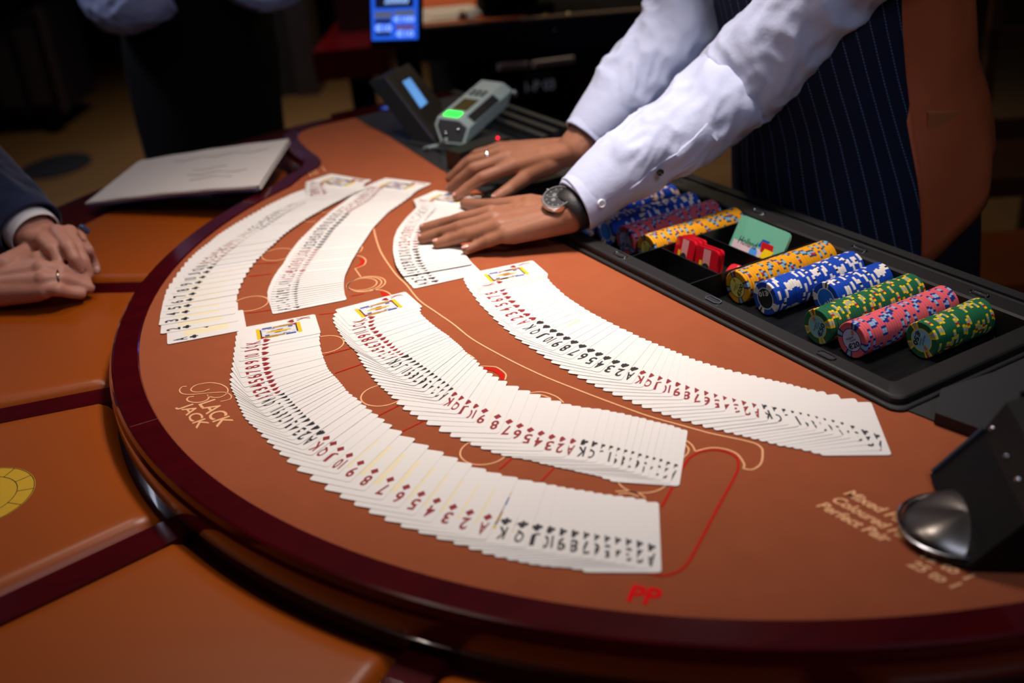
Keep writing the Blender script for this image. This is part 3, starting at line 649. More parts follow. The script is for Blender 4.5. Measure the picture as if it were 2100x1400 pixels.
# ================================================================== plaques in the compartments
M_plr = mat('plaque_red', (205, 22, 38), .15, coat=.8, spec=.6); M_plp = mat('plaque_pale', (228, 150, 150), .2, coat=.8)
M_plg = mat('plaque_green', (110, 178, 150), .2, coat=.6); M_plk = mat('plaque_pink', (218, 190, 195), .25, coat=.6)
M_pb = mat('plaque_blue', (20, 80, 170), .3); M_py = mat('plaque_yellow', (240, 200, 20), .3); M_pr2 = mat('plaque_print_red', (190, 20, 25), .3); M_plb = mat('plaque_lightblue', (80, 150, 220), .3)
def plaque(P, u, v, n_, wd, ht, th, label, group, green=False):
    P, u, v, n_ = [np.array(a, float) for a in (P, u, v, n_)]
    u /= np.linalg.norm(u); v = v-u*(u@v); v /= np.linalg.norm(v); n_ = np.cross(u, v)
    M = Matrix(((u[0], v[0], n_[0], P[0]), (u[1], v[1], n_[1], P[1]), (u[2], v[2], n_[2], P[2]), (0, 0, 0, 1)))
    mb = MB(); R_ = rrect(-wd/2, 0, wd/2, ht, .006 if not green else .008)
    mb.prism(R_, -th/2, th/2, 0, M=M)
    def q(x0, y0, x1, y1, mi, z=.0001, sh=0):
        mb.add([M@Vector((x0, y0, th/2+z)), M@Vector((x1, y0, th/2+z)), M@Vector((x1+sh, y1, th/2+z)), M@Vector((x0+sh, y1, th/2+z))], [(0, 1, 2, 3)], mi)
    if not green:
        q(-wd*.16, .0015, wd*.16, ht-.0015, 1); mb.add([M@Vector((x, y, th/2+.0002)) for x, y in ci(0, ht*.42, .006, 14)], [tuple(range(14))], 2); q(-.011, ht*.25, -.0065, ht*.6, 3, .0002)
        mats = [M_plr, M_plp, M_ink, M_py]
    else:
        q(-wd/2+.004, .001, wd/2-.004, ht*.36, 1)
        put_text(mb, 'Holland', lambda a, b: M@Vector((-wd*.36+a*wd*.36+b*.001, ht*.30+b*ht*.2, th/2+.0003)), 2)
        q(wd*.02, ht*.42, wd*.16, ht*.62, 4, .0002, .004); q(wd*.10, ht*.32, wd*.33, ht*.56, 5, .0003, -.003); q(wd*.12, ht*.18, wd*.3, ht*.42, 3, .0004, .004); q(wd*.2, ht*.05, wd*.36, ht*.3, 3, .0002, .003)
        mb.add([M@Vector((x, y, th/2+.0002)) for x, y in ci(-wd*.02, ht*.22, ht*.14, 14)], [tuple(range(14))], 6)
        mats = [M_plg, M_plk, M_ink, M_py, M_pb, M_pr2, M_plb]
    o = mb.build('plaque', mats); return tag(o, label, 'plaque', group)
g = 'red plaques in the middle compartment'
cy = [-.050]
PR = ((-.0075, 'front red plaque of the left pair, lying against the divider'), (-.0015, 'second red plaque of the left pair'), (.0045, 'third red plaque behind the left pair'))
# plaques stand on edge, broad face towards -x, slid along x
for k, (y, lab) in enumerate(((-.047, 'red and pink plaque standing foremost in the left stack of the middle compartment'), (-.0415, 'red and pink plaque standing second in the left stack'), (-.036, 'red and pink plaque standing last in the left stack'))):
    plaque((.006+.002*k, y, -.023), (1, 0, 0), (0, .25, 1), (0, 0, 0), .036, .042, .0045, lab, g)
for k, (y, lab) in enumerate(((-.047, 'red and pink plaque standing foremost in the right stack, beside the yellow chips'), (-.041, 'red and pink plaque standing last in the right stack, beside the yellow chips'))):
    plaque((.049, y, -.023), (1, .1, 0), (0, .2, 1), (0, 0, 0), .036, .042, .0045, lab, g)
plaque((.074, -.030, -.024), (1, .2, 0), (.1, .9, .5), (0, 0, 0), .030, .030, .0045, 'red plaque lying tilted behind the right red stack', g)
plaque((.044, .032, -.020), (1, -.02, 0), (0, .55, 1), (0, 0, 0), .090, .050, .0035, 'large pale green plaque with colourful print leaning in the back compartment', None, True)
# ================================================================== devices on the dealer side
M_lcd = mat('blue_screen', (120, 180, 245), .3, emit=(100, 170, 250), estr=.5)
M_bluel = mat('blue_edge', (52, 55, 68), .55, spec=.4)
M_grey = mat('grey_plastic', (150, 165, 165), .35, spec=.6, var=.05)
M_led = mat('green_led', (40, 255, 70), .3, emit=(40, 255, 60), estr=2.2)
M_redled = mat('red_led', (255, 30, 50), .3, emit=(255, 20, 50), estr=3)
M_olive = mat('olive_lcd', (70, 60, 25), .25)
M_brownbk = mat('brown_black', (22, 13, 13), .45)
# card reader terminal: tilted dark box with a small lit screen
D0 = 1.84
Bn, Bt = at(893, 296, .004), pD(788, 160, D0+.04)
up = Bt-Bn; wv = np.array([.028, .085, .008]); tv = np.array([-.03, -.012, .0])+0*up
t_ = thing('display_terminal', at(880, 300, 0), 'tall black display terminal with small lit blue screen, leaning left on the dealer shelf', 'display')
tk = (pD(858, 302, D0)-Bn)*1.0
wv = (pD(940, 262, D0+.07)-Bn)
mb = MB(); mb.obox(Bn, up, wv, tk); mb.build('housing', M_dark, t_)
mb = MB(); nrm = np.cross(wv, up); nrm /= np.linalg.norm(nrm)
if nrm@(CO-Bn) < 0: nrm = -nrm
uu = up/np.linalg.norm(up); ww = wv/np.linalg.norm(wv)
mb.obox(Bn+nrm*.0002-ww*.001, up, ww*.006, nrm*.002); mb.build('edge_strip', M_bluel, t_)
def onpl(px): # intersect with front plane
    o, d = ray(*px); return o+d*(((Bn+nrm*.0015-o)@nrm)/(d@nrm))
def pq(mb, pts, th, n_, mi=0):
    P = [np.array(p) for p in pts]; m = len(P); V = P+[p-n_*th for p in P]
    f = tuple(range(m)); nn = np.cross(P[1]-P[0], P[2]-P[0])
    fs = [f, tuple(range(2*m-1, m-1, -1))]+[(i, m+i, m+(i+1) % m, (i+1) % m) for i in range(m)]
    if nn@n_ < 0: fs = [q[::-1] for q in fs]
    mb.add(V, fs, mi)
mb = MB(); pq(mb, [onpl(p) for p in ((826, 167), (841, 159), (877, 210), (863, 221))], .0012, nrm); mb.build('lit_screen', M_lcd, t_)
mb = MB(); pq(mb, [onpl(p)+nrm*-.0008 for p in ((806, 146), (838, 128), (908, 212), (880, 252))], .0012, nrm); mb.build('screen_bezel', M_brownbk, t_)
mb = MB(); mb.prism([(-.69, -.09), (-.60, -.07), (-.60, -.0), (-.69, -.0)], .0012, .004); mb.build('base_plate', M_shelf, t_)
mb = MB(); mb.tube([at(870, 305, .003), at(880, 302, .01), at(900, 298, .012), at(915, 285, .03)], .0028, 8); mb.build('cable', M_grey, t_)
# grey banknote tester with green light
d_ = thing('card_scanner', at(930, 300, 0), 'grey wedge-shaped scanner with glowing green button on the dealer shelf', 'scanner')
D1 = 1.80
P = {k: pD(*v, D1) for k, v in dict(bl=(905, 293), br=(952, 297), r=(963, 262), tr=(944, 246), tl=(897, 240), l=(892, 256)).items()}
L = pD(1040, 218, D1+.10)-pD(952, 297, D1)
endf = [P['bl'], P['br'], P['r'], P['tr'], P['tl'], P['l']]
nr = np.cross(endf[1]-endf[0], endf[2]-endf[0]); nr /= np.linalg.norm(nr)
if nr@(CO-endf[0]) < 0: nr = -nr
mb = MB(); rings = [[p for p in endf], [p+L for p in endf]]; mb.loft(rings, 0, False); mb.build('body', M_grey, d_)
c0 = sum(endf)/6
mb = MB(); pq(mb, [c0+(p-c0)*.86+nr*.001 for p in endf], .001, nr); mb.build('end_cap', M_dark, d_)
for px in ((913, 273), (940, 265)):
    mb = MB(); mb.sphere(pD(*px, D1-.003), .003); mb.build('socket', M_metal, d_)
def lq(mb, a, b, s0, s1, t0, t1, lift, mi=0):  # quad on the long face spanned by edge a->b and L
    a, b = np.array(a), np.array(b); e = b-a; n_ = np.cross(e, L); n_ /= np.linalg.norm(n_)
    if n_@(CO-a) < 0: n_ = -n_
    pq(mb, [a+e*s+L*t+n_*lift for s, t in ((s0, t0), (s1, t0), (s1, t1), (s0, t1))], .0015, n_, mi)
mb = MB(); lq(mb, P['tl'], P['tr'], .15, .80, .05, .16, .002); mb.build('green_button', M_led, d_)
mb = MB(); lq(mb, P['tl'], P['tr'], .18, .85, .22, .50, .001); mb.build('small_display', M_olive, d_)
mb = MB(); lq(mb, P['tr'], P['r'], .15, .95, .12, .70, .001); mb.build('card_slot', M_dark, d_)
for k, (s, t) in enumerate(((.25, .60), (.5, .60), (.75, .60), (.25, .68), (.5, .68), (.75, .68))):
    mb = MB(); lq(mb, P['tl'], P['tr'], s-.07, s+.07, t, t+.05, .002); mb.build('key', M_shelf, d_)
# black discard box with red light
b_ = thing('discard_box', at(985, 345, 0), 'low black box with a tiny red light just behind the far hand', 'box')
Q = at(946, 356, 0); mb = MB()
a = at(1048, 322, 0)-Q; bb = at(1000, 300, 0)-at(941, 358, 0)
a = np.array([a[0], a[1], 0]); pb = np.array([-a[1], a[0], 0]); pb = pb/np.linalg.norm(pb)*.035
if pb@FW < 0: pb = -pb
mb.obox(Q, a, pb, (0, 0, .030)); mb.build('box_body', M_brownbk, b_)
mb = MB(); mb.obox(Q+np.array([0, 0, .030]), a, pb, (0, 0, .003)); mb.build('box_rim', M_black, b_)
mb = MB(); mb.sphere(Q+a*.82+pb*.2+np.array([0, 0, .035]), .0025); mb.build('red_light', M_redled, b_)
# low black card holder behind the scanner
b_ = thing('card_holder', at(1060, 262, 0), 'low ribbed black card holder at the back edge of the dealer shelf', 'holder')
for k in range(3):
    mb = MB(); q0 = np.array([-.70+.0*k, .070+.022*k, .0012]); mb.box((q0[0], q0[1], q0[2]), (q0[0]+.20, q0[1]+.012, .018+.004*k)); mb.build('holder_rib', M_shelf, b_)
mb = MB(); mb.box((-.705, .064, .0012), (-.49, .13, .006)); mb.build('holder_base', M_black, b_)
mb = MB(); mb.sphere((-.925, -.012, .008), .0045); o = mb.build('brass_knob', mat('brass', (220, 180, 130), .25, 1)); tag(o, 'small brass knob at the far end of the dealer shelf', 'knob')
# black plate and card shoe at the right
mb = MB(); mb.prism([(.428, -.090), (.452, -.127), (.500, -.118), (.560, -.075), (.54, .03), (.44, .0)], .0012, .012); o = mb.build('felt_cover_plate', mat('plate_grey', (26, 26, 29), .6)); tag(o, 'flat charcoal plate beside the tray corner in front of the card shoe', 'plate')
s_ = thing('card_shuffler', at(2010, 1000, 0), 'black card shuffler with rounded chrome mouth at the right edge of the felt', 'card shuffler')
M_shoe = mat('shoe_black', (5, 5, 7), .5, spec=.25, bump=(200, .1, .0005)); M_chrome = mat('chrome_mouth', (125, 118, 112), .36, 1)
sd = at(2095, 1168, 0); A_ = at(1975, 1168, 0); B_ = at(1902, 972, 0)
ex = (B_-A_); ex[2] = 0; exn = ex/np.linalg.norm(ex); ey = np.array([exn[1], -exn[0], 0])
if ey@CR < 0: ey = -ey
W_, D_, H_ = .118, .26, .10
# body: sloped front, built as a side profile extruded across
pr = [(0, .004), (.036, .046), (.05, .072), (.11, H_), (D_, H_), (D_, .004)]
O_ = A_+exn*-.004
mb = MB(); rings = []
for s in (0, W_): rings.append([O_+exn*s+ey*x+np.array([0, 0, z]) for x, z in pr])
mb.loft(rings, 0, False)
if np.cross(rings[0][1]-rings[0][0], rings[0][2]-rings[0][0])@(rings[1][0]-rings[0][0]) > 0: mb.f = [f[::-1] for f in mb.f]
mb.build('shuffler_body', M_shoe, s_)
mb = MB(); mb.obox(O_+exn*W_+ey*.06+np.array([0, 0, .01]), exn*.004, ey*.18, (0, 0, .07)); mb.build('side_panel', M_shoe, s_)
for a, b in ((.03, .05), (.1, .09), (.14, .05), (.06, .02)):
    mb = MB(); mb.sphere(O_+exn*(b+.02)+ey*(.040)+np.array([0, 0, .053]), .0025); mb.build('screw', M_metal, s_)
mb = MB(); mb.tube([O_+exn*W_+ey*.002+np.array([0, 0, .007]), O_+exn*W_+ey*.036+np.array([0, 0, .048])], .0022, 8); mb.build('edge_highlight_strip', M_bluel, s_)  # pale tube modelled in place of the highlight along the sloped edge
# chrome mouth: flattened dome lip on the felt
mb = MB(); lipc = at(1922, 1090, 0); MR = Matrix(((exn[0], ey[0], 0), (exn[1], ey[1], 0), (0, 0, 1))).to_4x4()
rings = []
for k in range(9):
    t = k/8; r = math.cos(t*PI/2*.98); z = .014*math.sin(t*PI/2)
    rg = []
    for q in range(40):
        a = 2*PI*q/40; ca, sa = math.cos(a), math.sin(a); px_ = .040*abs(ca)**.75*math.copysign(1, ca)*r; py_ = .044*abs(sa)**.75*math.copysign(1, sa)*r
        py_ *= (1-.10*math.cos(2*a)); rg.append(lipc+ey*.022+exn*(px_+.0)+ey*py_+np.array([0, 0, .004+z+.004*math.cos(a*3)*r]))
    rings.append(rg)
mb.loft(rings, 0, True)
if True:
    v = rings; nn = np.cross(v[0][1]-v[0][0], v[1][0]-v[0][0])
    if nn@(v[0][0]-lipc-ey*.022) < 0: mb.f = [f[::-1] for f in mb.f]
mb.build('chrome_mouth', M_chrome, s_)
mb = MB(); rings = []
mb.prism([tuple((lipc+ey*.024+exn*(.046*math.cos(a))+ey*.050*math.sin(a))[:2]) for a in np.linspace(0, 2*PI, 40, endpoint=False)], .0005, .005); mb.build('mouth_base', M_shoe, s_)
mb = MB(); mb.tube([lipc+ey*.022+exn*.041*abs(math.cos(a))**.75*math.copysign(1, math.cos(a))+ey*.045*abs(math.sin(a))**.75*math.copysign(1, math.sin(a))*(1-.1*math.cos(2*a))+np.array([0, 0, .0065]) for a in np.linspace(0, 2*PI, 61)], .0018, 8, caps=False); mb.build('mouth_rim', M_metal, s_)
# notepad lying on the armrest
pp = [at(*p, z) for p, z in (((180, 425), -.030), ((288, 339), -.018), ((592, 295), .002), ((530, 392), .0085))]
n_ = np.cross(pp[1]-pp[0], pp[2]-pp[0]); n_ /= np.linalg.norm(n_)
if n_[2] < 0: n_ = -n_
b_ = thing('notepad', at(380, 370, -.04), 'thick white notepad of curled pages lying on the far armrest', 'notepad')
M_paper = mat('paper', (205, 196, 190), .8, var=.05, vscale=10); M_pen = mat('pencil_grey', (150, 140, 140), .9); M_bl = mat('pad_blue_edge', (70, 80, 140), .6)
N = 14
def bil(u, v, l=0): 
    p = pp[0]*(1-u)*(1-v)+pp[3]*u*(1-v)+pp[2]*u*v+pp[1]*(1-u)*v
    return p+n_*(l+.003*math.sin(u*PI)*(1-.3*v))
for k, (l, mt, sh) in enumerate(((0, M_bl, 0), (.0025, M_paper, .004), (.005, M_paper, -.002), (.0075, M_paper, .003))):
    mb = MB(); V = []; o = np.array([sh*.6, sh, 0])
    for z in (0, .0018):
        for j in range(N+1):
            for i in range(N+1): V.append(bil(i/N, j/N, l+z+.0004*math.sin(i*1.7+k))+o)
    Fs = []; q = (N+1)**2
    for j in range(N):
        for i in range(N):
            a = j*(N+1)+i; Fs.append((q+a, q+a+1, q+a+N+2, q+a+N+1)); Fs.append((a+N+1, a+N+2, a+1, a))
    for i in range(N):
        for a, b in ((i, i+1), (N*(N+1)+i+1, N*(N+1)+i), ((i+1)*(N+1), i*(N+1)), (i*(N+1)+N, (i+1)*(N+1)+N)): Fs.append((a, b, q+b, q+a))
    if np.cross(V[1]-V[0], V[N+1]-V[0])@n_ < 0: Fs = [f[::-1] for f in Fs]
    mb.add(V, Fs, 0, True); mb.build('page' if k else 'back_board', mt, b_)
mb = MB()
for v0, a, b in ((.25, .55, .8), (.35, .5, .86), (.47, .5, .72), (.78, .3, .9)):
    pts = [bil(u, v0+.02*math.sin(u*30), .0098)+np.array([.0018, .003, 0]) for u in np.linspace(a, b, 18)]; mb.tube(pts, .0005, 4)
mb.build('faint_writing', M_pen, b_)
# ================================================================== people
M_skin = mat('skin_brown', (146, 96, 72), .5, sss=.1, bump=(320, .3, .0012), var=.18, vscale=45, spec=.25)
M_skin2 = mat('skin_pale', (190, 132, 112), .5, sss=.12, bump=(240, .25, .0012), var=.14, vscale=35, spec=.4)
M_nail = mat('fingernail', (205, 150, 135), .3, spec=.6)
M_shirt = mat('white_shirt', (182, 188, 214), .8, bump=(60, .3, .004), sheen=.2, spec=.2)
M_vest = stripes('vest_pinstripe', (15, 21, 42), (84, 96, 124), .0205, .085, .8, .004)
M_vestp = stripes('trouser_faint', (8, 8, 13), (18, 18, 24), .03, .06, .9)
M_satin = mat('brown_satin', (180, 88, 52), .33, metal=.1, bump=(5, .5, .02), spec=.8, var=.25, vscale=9)
M_satin2 = mat('brown_satin_strap', (170, 98, 60), .34, bump=(30, .4, .004), spec=.6)
M_suit = mat('navy_suit', (15, 25, 58), .85, bump=(500, .15, .0008), sheen=.2, spec=.2, var=.15, vscale=12)
def capsule(mb, a, b, ra, rb, n=14):
    a, b = np.array(a, float), np.array(b, float); d = b-a; L = np.linalg.norm(d)
    if L < 1e-6: return
    m = max(1, int(L/.006)) if L < .12 else 4
    mb.tube([a+(b-a)*k/m for k in range(m+1)], [ra+(rb-ra)*k/m for k in range(m+1)], n)
    mb.sphere(a, ra, nu=n, nv=9); mb.sphere(b, rb, nu=n, nv=9)
def chain(mb, pts, rs):
    for i in range(len(pts)-1): capsule(mb, pts[i], pts[i+1], rs[i], rs[i+1])
def remesh(mb, name, mats, parent, vox=.0017, it=6):
    me = mb.mesh('tmp', [mats]); o = bpy.data.objects.new('tmp', me); COL.objects.link(o)
    m = o.modifiers.new('r', 'REMESH'); m.mode = 'VOXEL'; m.voxel_size = vox; m.use_smooth_shade = True
    s = o.modifiers.new('s', 'SMOOTH'); s.factor = .5; s.iterations = it
    bpy.context.view_layer.update(); ev = o.evaluated_get(bpy.context.evaluated_depsgraph_get()); me2 = bpy.data.meshes.new_from_object(ev)
    bpy.data.objects.remove(o); me2.name = name
    me2.materials.clear(); me2.materials.append(mats)
    me2.polygons.foreach_set('use_smooth', [True]*len(me2.polygons))
    r = bpy.data.objects.new(name, me2); COL.objects.link(r)
    if parent: r.parent = parent
    REG.append(r); return r
def hand(mb, wrist, fingers, thumb, S=1.0, wr=.026, up=(0, 0, 1)):
    """fingers: list of (MCP, PIP, DIP, tip) points; thumb: (CMC, MCP, IP, tip)"""
    wrist = np.array(wrist, float)
    fr = [(.0115, .0092, .0082, .0068), (.012, .0096, .0085, .0070), (.0115, .0090, .0080, .0066), (.0100, .0080, .0070, .0060)]
    for f, r in zip(fingers, fr):
        f = [np.array(p, float) for p in f]
        pts = [f[0], f[0]*.5+f[1]*.5, f[1], f[1]*.5+f[2]*.5, f[2], f[3]]
        chain(mb, pts, [x*S*1.04 for x in (r[0]*1.02, (r[0]+r[1])*.47, r[1]*1.05, (r[1]+r[2])*.475, r[2]*1.02, r[3]*1.08)])
    # palm: bones from the wrist fan to the knuckles, with fillers between
    mc = [np.array(f[0], float) for f in fingers]
    side = mc[-1]-mc[0]; side /= np.linalg.norm(side)
    roots = [wrist+side*o for o in (-.014*S, -.005*S, .005*S, .014*S)]
    dn = np.array([0, 0, -.006*S])
    for k, (a, b) in enumerate(zip(roots, mc)):
        capsule(mb, a, b+dn*.3, .0155*S, .0118*S); capsule(mb, a+dn, b*.9+a*.1+dn*.9, .0150*S, .0108*S)
    for k in range(3):
        a = (roots[k]+roots[k+1])/2; b = (mc[k]+mc[k+1])/2+dn*.5; capsule(mb, a+dn*.3, b, .0155*S, .0118*S)
        w0 = (np.array(fingers[k][0])+np.array(fingers[k+1][0]))/2; w1 = (np.array(fingers[k][1])+np.array(fingers[k+1][1]))/2
        capsule(mb, w0+dn*.5, w0+(w1-w0)*.22+dn*.6, .0095*S, .0070*S)
    t = [np.array(p, float) for p in thumb]
    chain(mb, [wrist*.6+t[0]*.4]+t, [.017*S, .0155*S, .0125*S, .0105*S, .0085*S])
    capsule(mb, t[0], (wrist+mc[0])/2, .0155*S, .0155*S); capsule(mb, (t[0]+t[1])/2, mc[0]*.62+wrist*.38, .012*S, .0135*S)
def forearm(mb, wrist, elbow, flat=.78, r0=.0265, r1=.043):
    a, b = np.array(wrist, float), np.array(elbow, float)
    d = (b-a)/np.linalg.norm(b-a); sd = np.cross(d, [0, 0, 1]); sd /= np.linalg.norm(sd)
    for o in (-1, 0, 1):
        capsule(mb, a+sd*o*.0075, b+sd*o*.004, r0*.84, r1)
def nail(parent, dip, tip, r=.0052, up=(0, 0, 1), mt=None):
    dip, tip = np.array(dip, float), np.array(tip, float); d = tip-dip; d /= np.linalg.norm(d); upv = np.array(up, float); upv -= d*(upv@d); upv /= np.linalg.norm(upv); s = np.cross(d, upv)
    M = Matrix(((d[0], s[0], upv[0]), (d[1], s[1], upv[1]), (d[2], s[2], upv[2]))).to_4x4()
    mb = MB(); mb.sphere(tip+d*.0005+upv*.0052, (r*1.05, r*.85, .0018), M=M, nu=12, nv=7); mb.build('fingernail', mt or M_nail, parent)
def head(c, fdir, tilt, skin, hair, parent, lift=0):
    """head with face, ears and hair; c = centre of the skull, fdir = facing angle, tilt = nod in radians"""
    c = np.array(c, float); f = np.array([math.cos(fdir)*math.cos(tilt), math.sin(fdir)*math.cos(tilt), -math.sin(tilt)]); sd = np.array([-math.sin(fdir), math.cos(fdir), 0]); u = np.cross(f, sd)
    def p(a, b, h_): return c+f*a+sd*b+u*h_
    M = Matrix(((f[0], sd[0], u[0]), (f[1], sd[1], u[1]), (f[2], sd[2], u[2]))).to_4x4()
    mb = MB(); mb.sphere(p(-.008, 0, .025), (.095, .076, .092), M=M, nu=28, nv=20); mb.sphere(p(.022, 0, -.030), (.068, .062, .080), M=M, nu=24, nv=16)
    capsule(mb, p(.083, 0, .008), p(.102, 0, -.026), .009, .0135); mb.sphere(p(.060, 0, -.092), (.024, .028, .018), M=M)
    for s in (-1, 1): mb.sphere(p(-.008, s*.078, -.012), (.018, .008, .030), M=M); mb.sphere(p(.066, s*.034, -.030), (.018, .022, .020), M=M); capsule(mb, p(.080, s*.012, .030), p(.070, s*.050, .030), .008, .007)
    capsule(mb, p(.084, -.020, -.058), p(.084, .020, -.058), .0075, .0075); capsule(mb, p(-.02, 0, -.05), p(-.035, 0, -.16), .055, .056)
    remesh(mb, 'head', skin, parent, .004, 3)
    for s in (-1, 1):
        mb = MB(); mb.sphere(p(.076, s*.032, .006), .0125); mb.build('eye', mat('eye_white', (225, 220, 215), .2, coat=.5), parent)
        mb = MB(); mb.sphere(p(.0855, s*.032, .005), .0055); mb.build('iris', M_dark, parent)
    mb = MB(); mb.sphere(p(.0885, 0, -.058), (.006, .022, .006), M=M); mb.build('lips', mat('lips', (150, 70, 66), .5), parent)
    mb = MB(); rings = []
    for j in range(13):
        b = PI*.5*j/12*1.28; rg = []
        for k in range(40):
            a = 2*PI*k/40; z = math.cos(b); r = math.sin(b); fr = math.cos(a)
            q = b*(1-.30*max(0, fr)); z, r = math.cos(q), math.sin(q)
            n_ = 1.06+.02*noise.noise(Vector((a*3, b*6, 1))); rg.append(p(-.008+.099*n_*r*math.cos(a), .080*n_*r*math.sin(a), .025+.097*n_*z))
        rings.append(rg)
    mb.loft(rings, 0, True); mb.build('hair', hair, parent)
def PZ(x, y, z): return at(x, y, z)
# ---------------- dealer
dealer = thing('person', (-.05, .33, -.9), 'dealer in white shirt and navy pinstripe waistcoat with brown satin back, gathering cards', 'person')
LW = PZ(1162, 437, .042)
LF = [(PZ(1008, 437, .034), PZ(946, 449, .026), PZ(905, 459, .016), PZ(870, 468, .011)),
      (PZ(1014, 450, .036), PZ(944, 467, .027), PZ(900, 479, .016), PZ(867, 489, .011)),
      (PZ(1024, 465, .033), PZ(962, 482, .023), PZ(926, 491, .014), PZ(897, 499, .0105)),
      (PZ(1040, 480, .027), PZ(1004, 494, .019), PZ(980, 503, .013), PZ(957, 512, .010))]
LT = (PZ(1088, 420, .032), PZ(1022, 424, .024), PZ(984, 422, .017), PZ(954, 418, .0125))
RW = PZ(1180, 306, .066)
RFi = [(PZ(1052, 340, .046), PZ(990, 364, .036), PZ(958, 385, .022), PZ(937, 402, .0125)),
       (PZ(1040, 325, .052), PZ(972, 346, .043), PZ(944, 368, .026), PZ(924, 385, .0125)),
       (PZ(1030, 313, .050), PZ(968, 330, .040), PZ(940, 350, .024), PZ(922, 366, .012)),
       (PZ(1025, 303, .042), PZ(978, 316, .034), PZ(955, 332, .020), PZ(940, 346, .012))]
RT = (PZ(1128, 338, .048), PZ(1085, 360, .034), PZ(1048, 386, .020), PZ(1018, 405, .013))
LE = pD(1512, 178, 1.40); RE = pD(1395, 62, 1.53)
LS = np.array([.06, .25, .39]); RS = np.array([-.33, .30, .40])
mb = MB(); hand(mb, LW, LF, LT, .96); forearm(mb, LW, LE); chain(mb, [LE, LS], [.045, .055])
hand(mb, RW, RFi, RT, .96); forearm(mb, RW, RE); chain(mb, [RE, RS], [.045, .055]); chain(mb, [LS, (LS+RS)/2+np.array([0, .03, .03]), RS], [.055, .07, .055])
chain(mb, [(LS+RS)/2+np.array([0, .0, .0]), (LS+RS)/2+np.array([-.01, -.05, .13])], [.07, .052])
body = remesh(mb, 'body', M_skin, dealer, .0017, 9)
for f in LF: nail(dealer, f[2], f[3])
nail(dealer, LT[2], LT[3], .006, up=(-.3, .5, .6)); nail(dealer, RT[2], RT[3], .006)
for f in RFi[:2]: nail(dealer, f[2], f[3])
mb = MB(); a, b = RFi[2][0], RFi[2][1]; c = a+(b-a)*.45; d = (b-a)/np.linalg.norm(b-a); s_ = np.cross(d, [0, 0, 1]); s_ /= np.linalg.norm(s_); u_ = np.cross(s_, d)
mb.tube([c+s_*.0105*math.cos(t)+u_*.0105*math.sin(t) for t in np.linspace(0, 2*PI, 25)], .0012, 6, caps=False); o = mb.build('finger_ring', M_metal, dealer); o['label'] = 'silver ring on the far hand'
M_hair = mat('hair_dark', (22, 16, 13), .55, bump=(90, .6, .003))
head((LS+RS)/2+np.array([-.02, -.10, .235]), math.radians(-101), .55, M_skin, M_hair, dealer)
# sleeves
def sleeve(pts, rads, parent, name, wr=.004, flat=.9, nseg=88, cuff=.055, seed=0, mt=None, sub=26, open0=True):
    P = spline(pts, sub); n = len(P); m = len(pts)
    for _ in range(6): P = [P[0]]+[(P[i-1]+P[i]*2+P[i+1])/4 for i in range(1, n-1)]+[P[-1]]
    R_ = gsm(np.interp(np.arange(n)/sub, range(m), rads), 3.0)
    L = [0]
    for i in range(1, n): L.append(L[-1]+np.linalg.norm(P[i]-P[i-1]))
    up = np.array([0, 0, 1.]); rings = []
    for i, p in enumerate(P):
        t = P[min(i+1, n-1)]-P[max(i-1, 0)]; t /= np.linalg.norm(t); up = up-t*(up@t); up /= np.linalg.norm(up); sd = np.cross(t, up); rg = []
        for k in range(nseg):
            a = 2*PI*k/nseg; l = L[i]; ca, sa = math.cos(a), math.sin(a)
            f = min(1, max(0, (l-cuff)/.025))
            # long slanting folds: ridged noise sampled in a skewed cylinder space, plus a broad swell
            v = Vector((ca*1.1+seed, sa*1.1, l*17+ca*.9)); v2 = Vector((ca*2.3, sa*2.3+seed*2, l*34-sa*1.6))
            w_ = (1-2.6*abs(noise.noise(v)))*.75+(1-2.6*abs(noise.noise(v2)))*.38+noise.noise(Vector((ca, sa, l*9+seed)))*.9
            r = R_[i]+wr*w_*f+wr*.10*math.sin(3*a+l*30)
            rg.append(p+sd*ca*r+up*sa*r*flat)
        rings.append(rg)
    G = rings
    if open0:
        c = P[0]; ins = [c+(q-c)*.93 for q in rings[0]]; t = P[1]-P[0]; t /= np.linalg.norm(t)
        rings = [[q+t*.03 for q in ins], ins]+rings
    mb = MB(180); mb.loft(rings, 0, True); return mb.build(name, mt or M_shirt, parent), np.array(G)
def lerp(a, b, t): return np.array(a)*(1-t)+np.array(b)*t
cu0 = LW+(LE-LW)*.062+np.array([0, 0, .002])
SL, GL = sleeve([cu0, lerp(cu0, LE, .25)+np.array([0, 0, .004]), lerp(cu0, LE, .55)+np.array([0, 0, -.002]), lerp(cu0, LE, .85), LE+np.array([0, 0, .0]), lerp(LE, LS, .35), lerp(LE, LS, .7), LS, (LS+RS)/2+np.array([.05, .03, .02])],
            [.0365, .048, .053, .058, .060, .064, .070, .082, .10], dealer, 'left_sleeve', .0062, .92, seed=3)
cu1 = RW+(RE-RW)*.10
SR, GR = sleeve([cu1, lerp(cu1, RE, .3), lerp(cu1, RE, .6), RE, lerp(RE, RS, .4), RS, (LS+RS)/2+np.array([-.05, .03, .02])],
            [.036, .048, .056, .060, .064, .078, .10], dealer, 'right_sleeve', .0062, .92, seed=8)
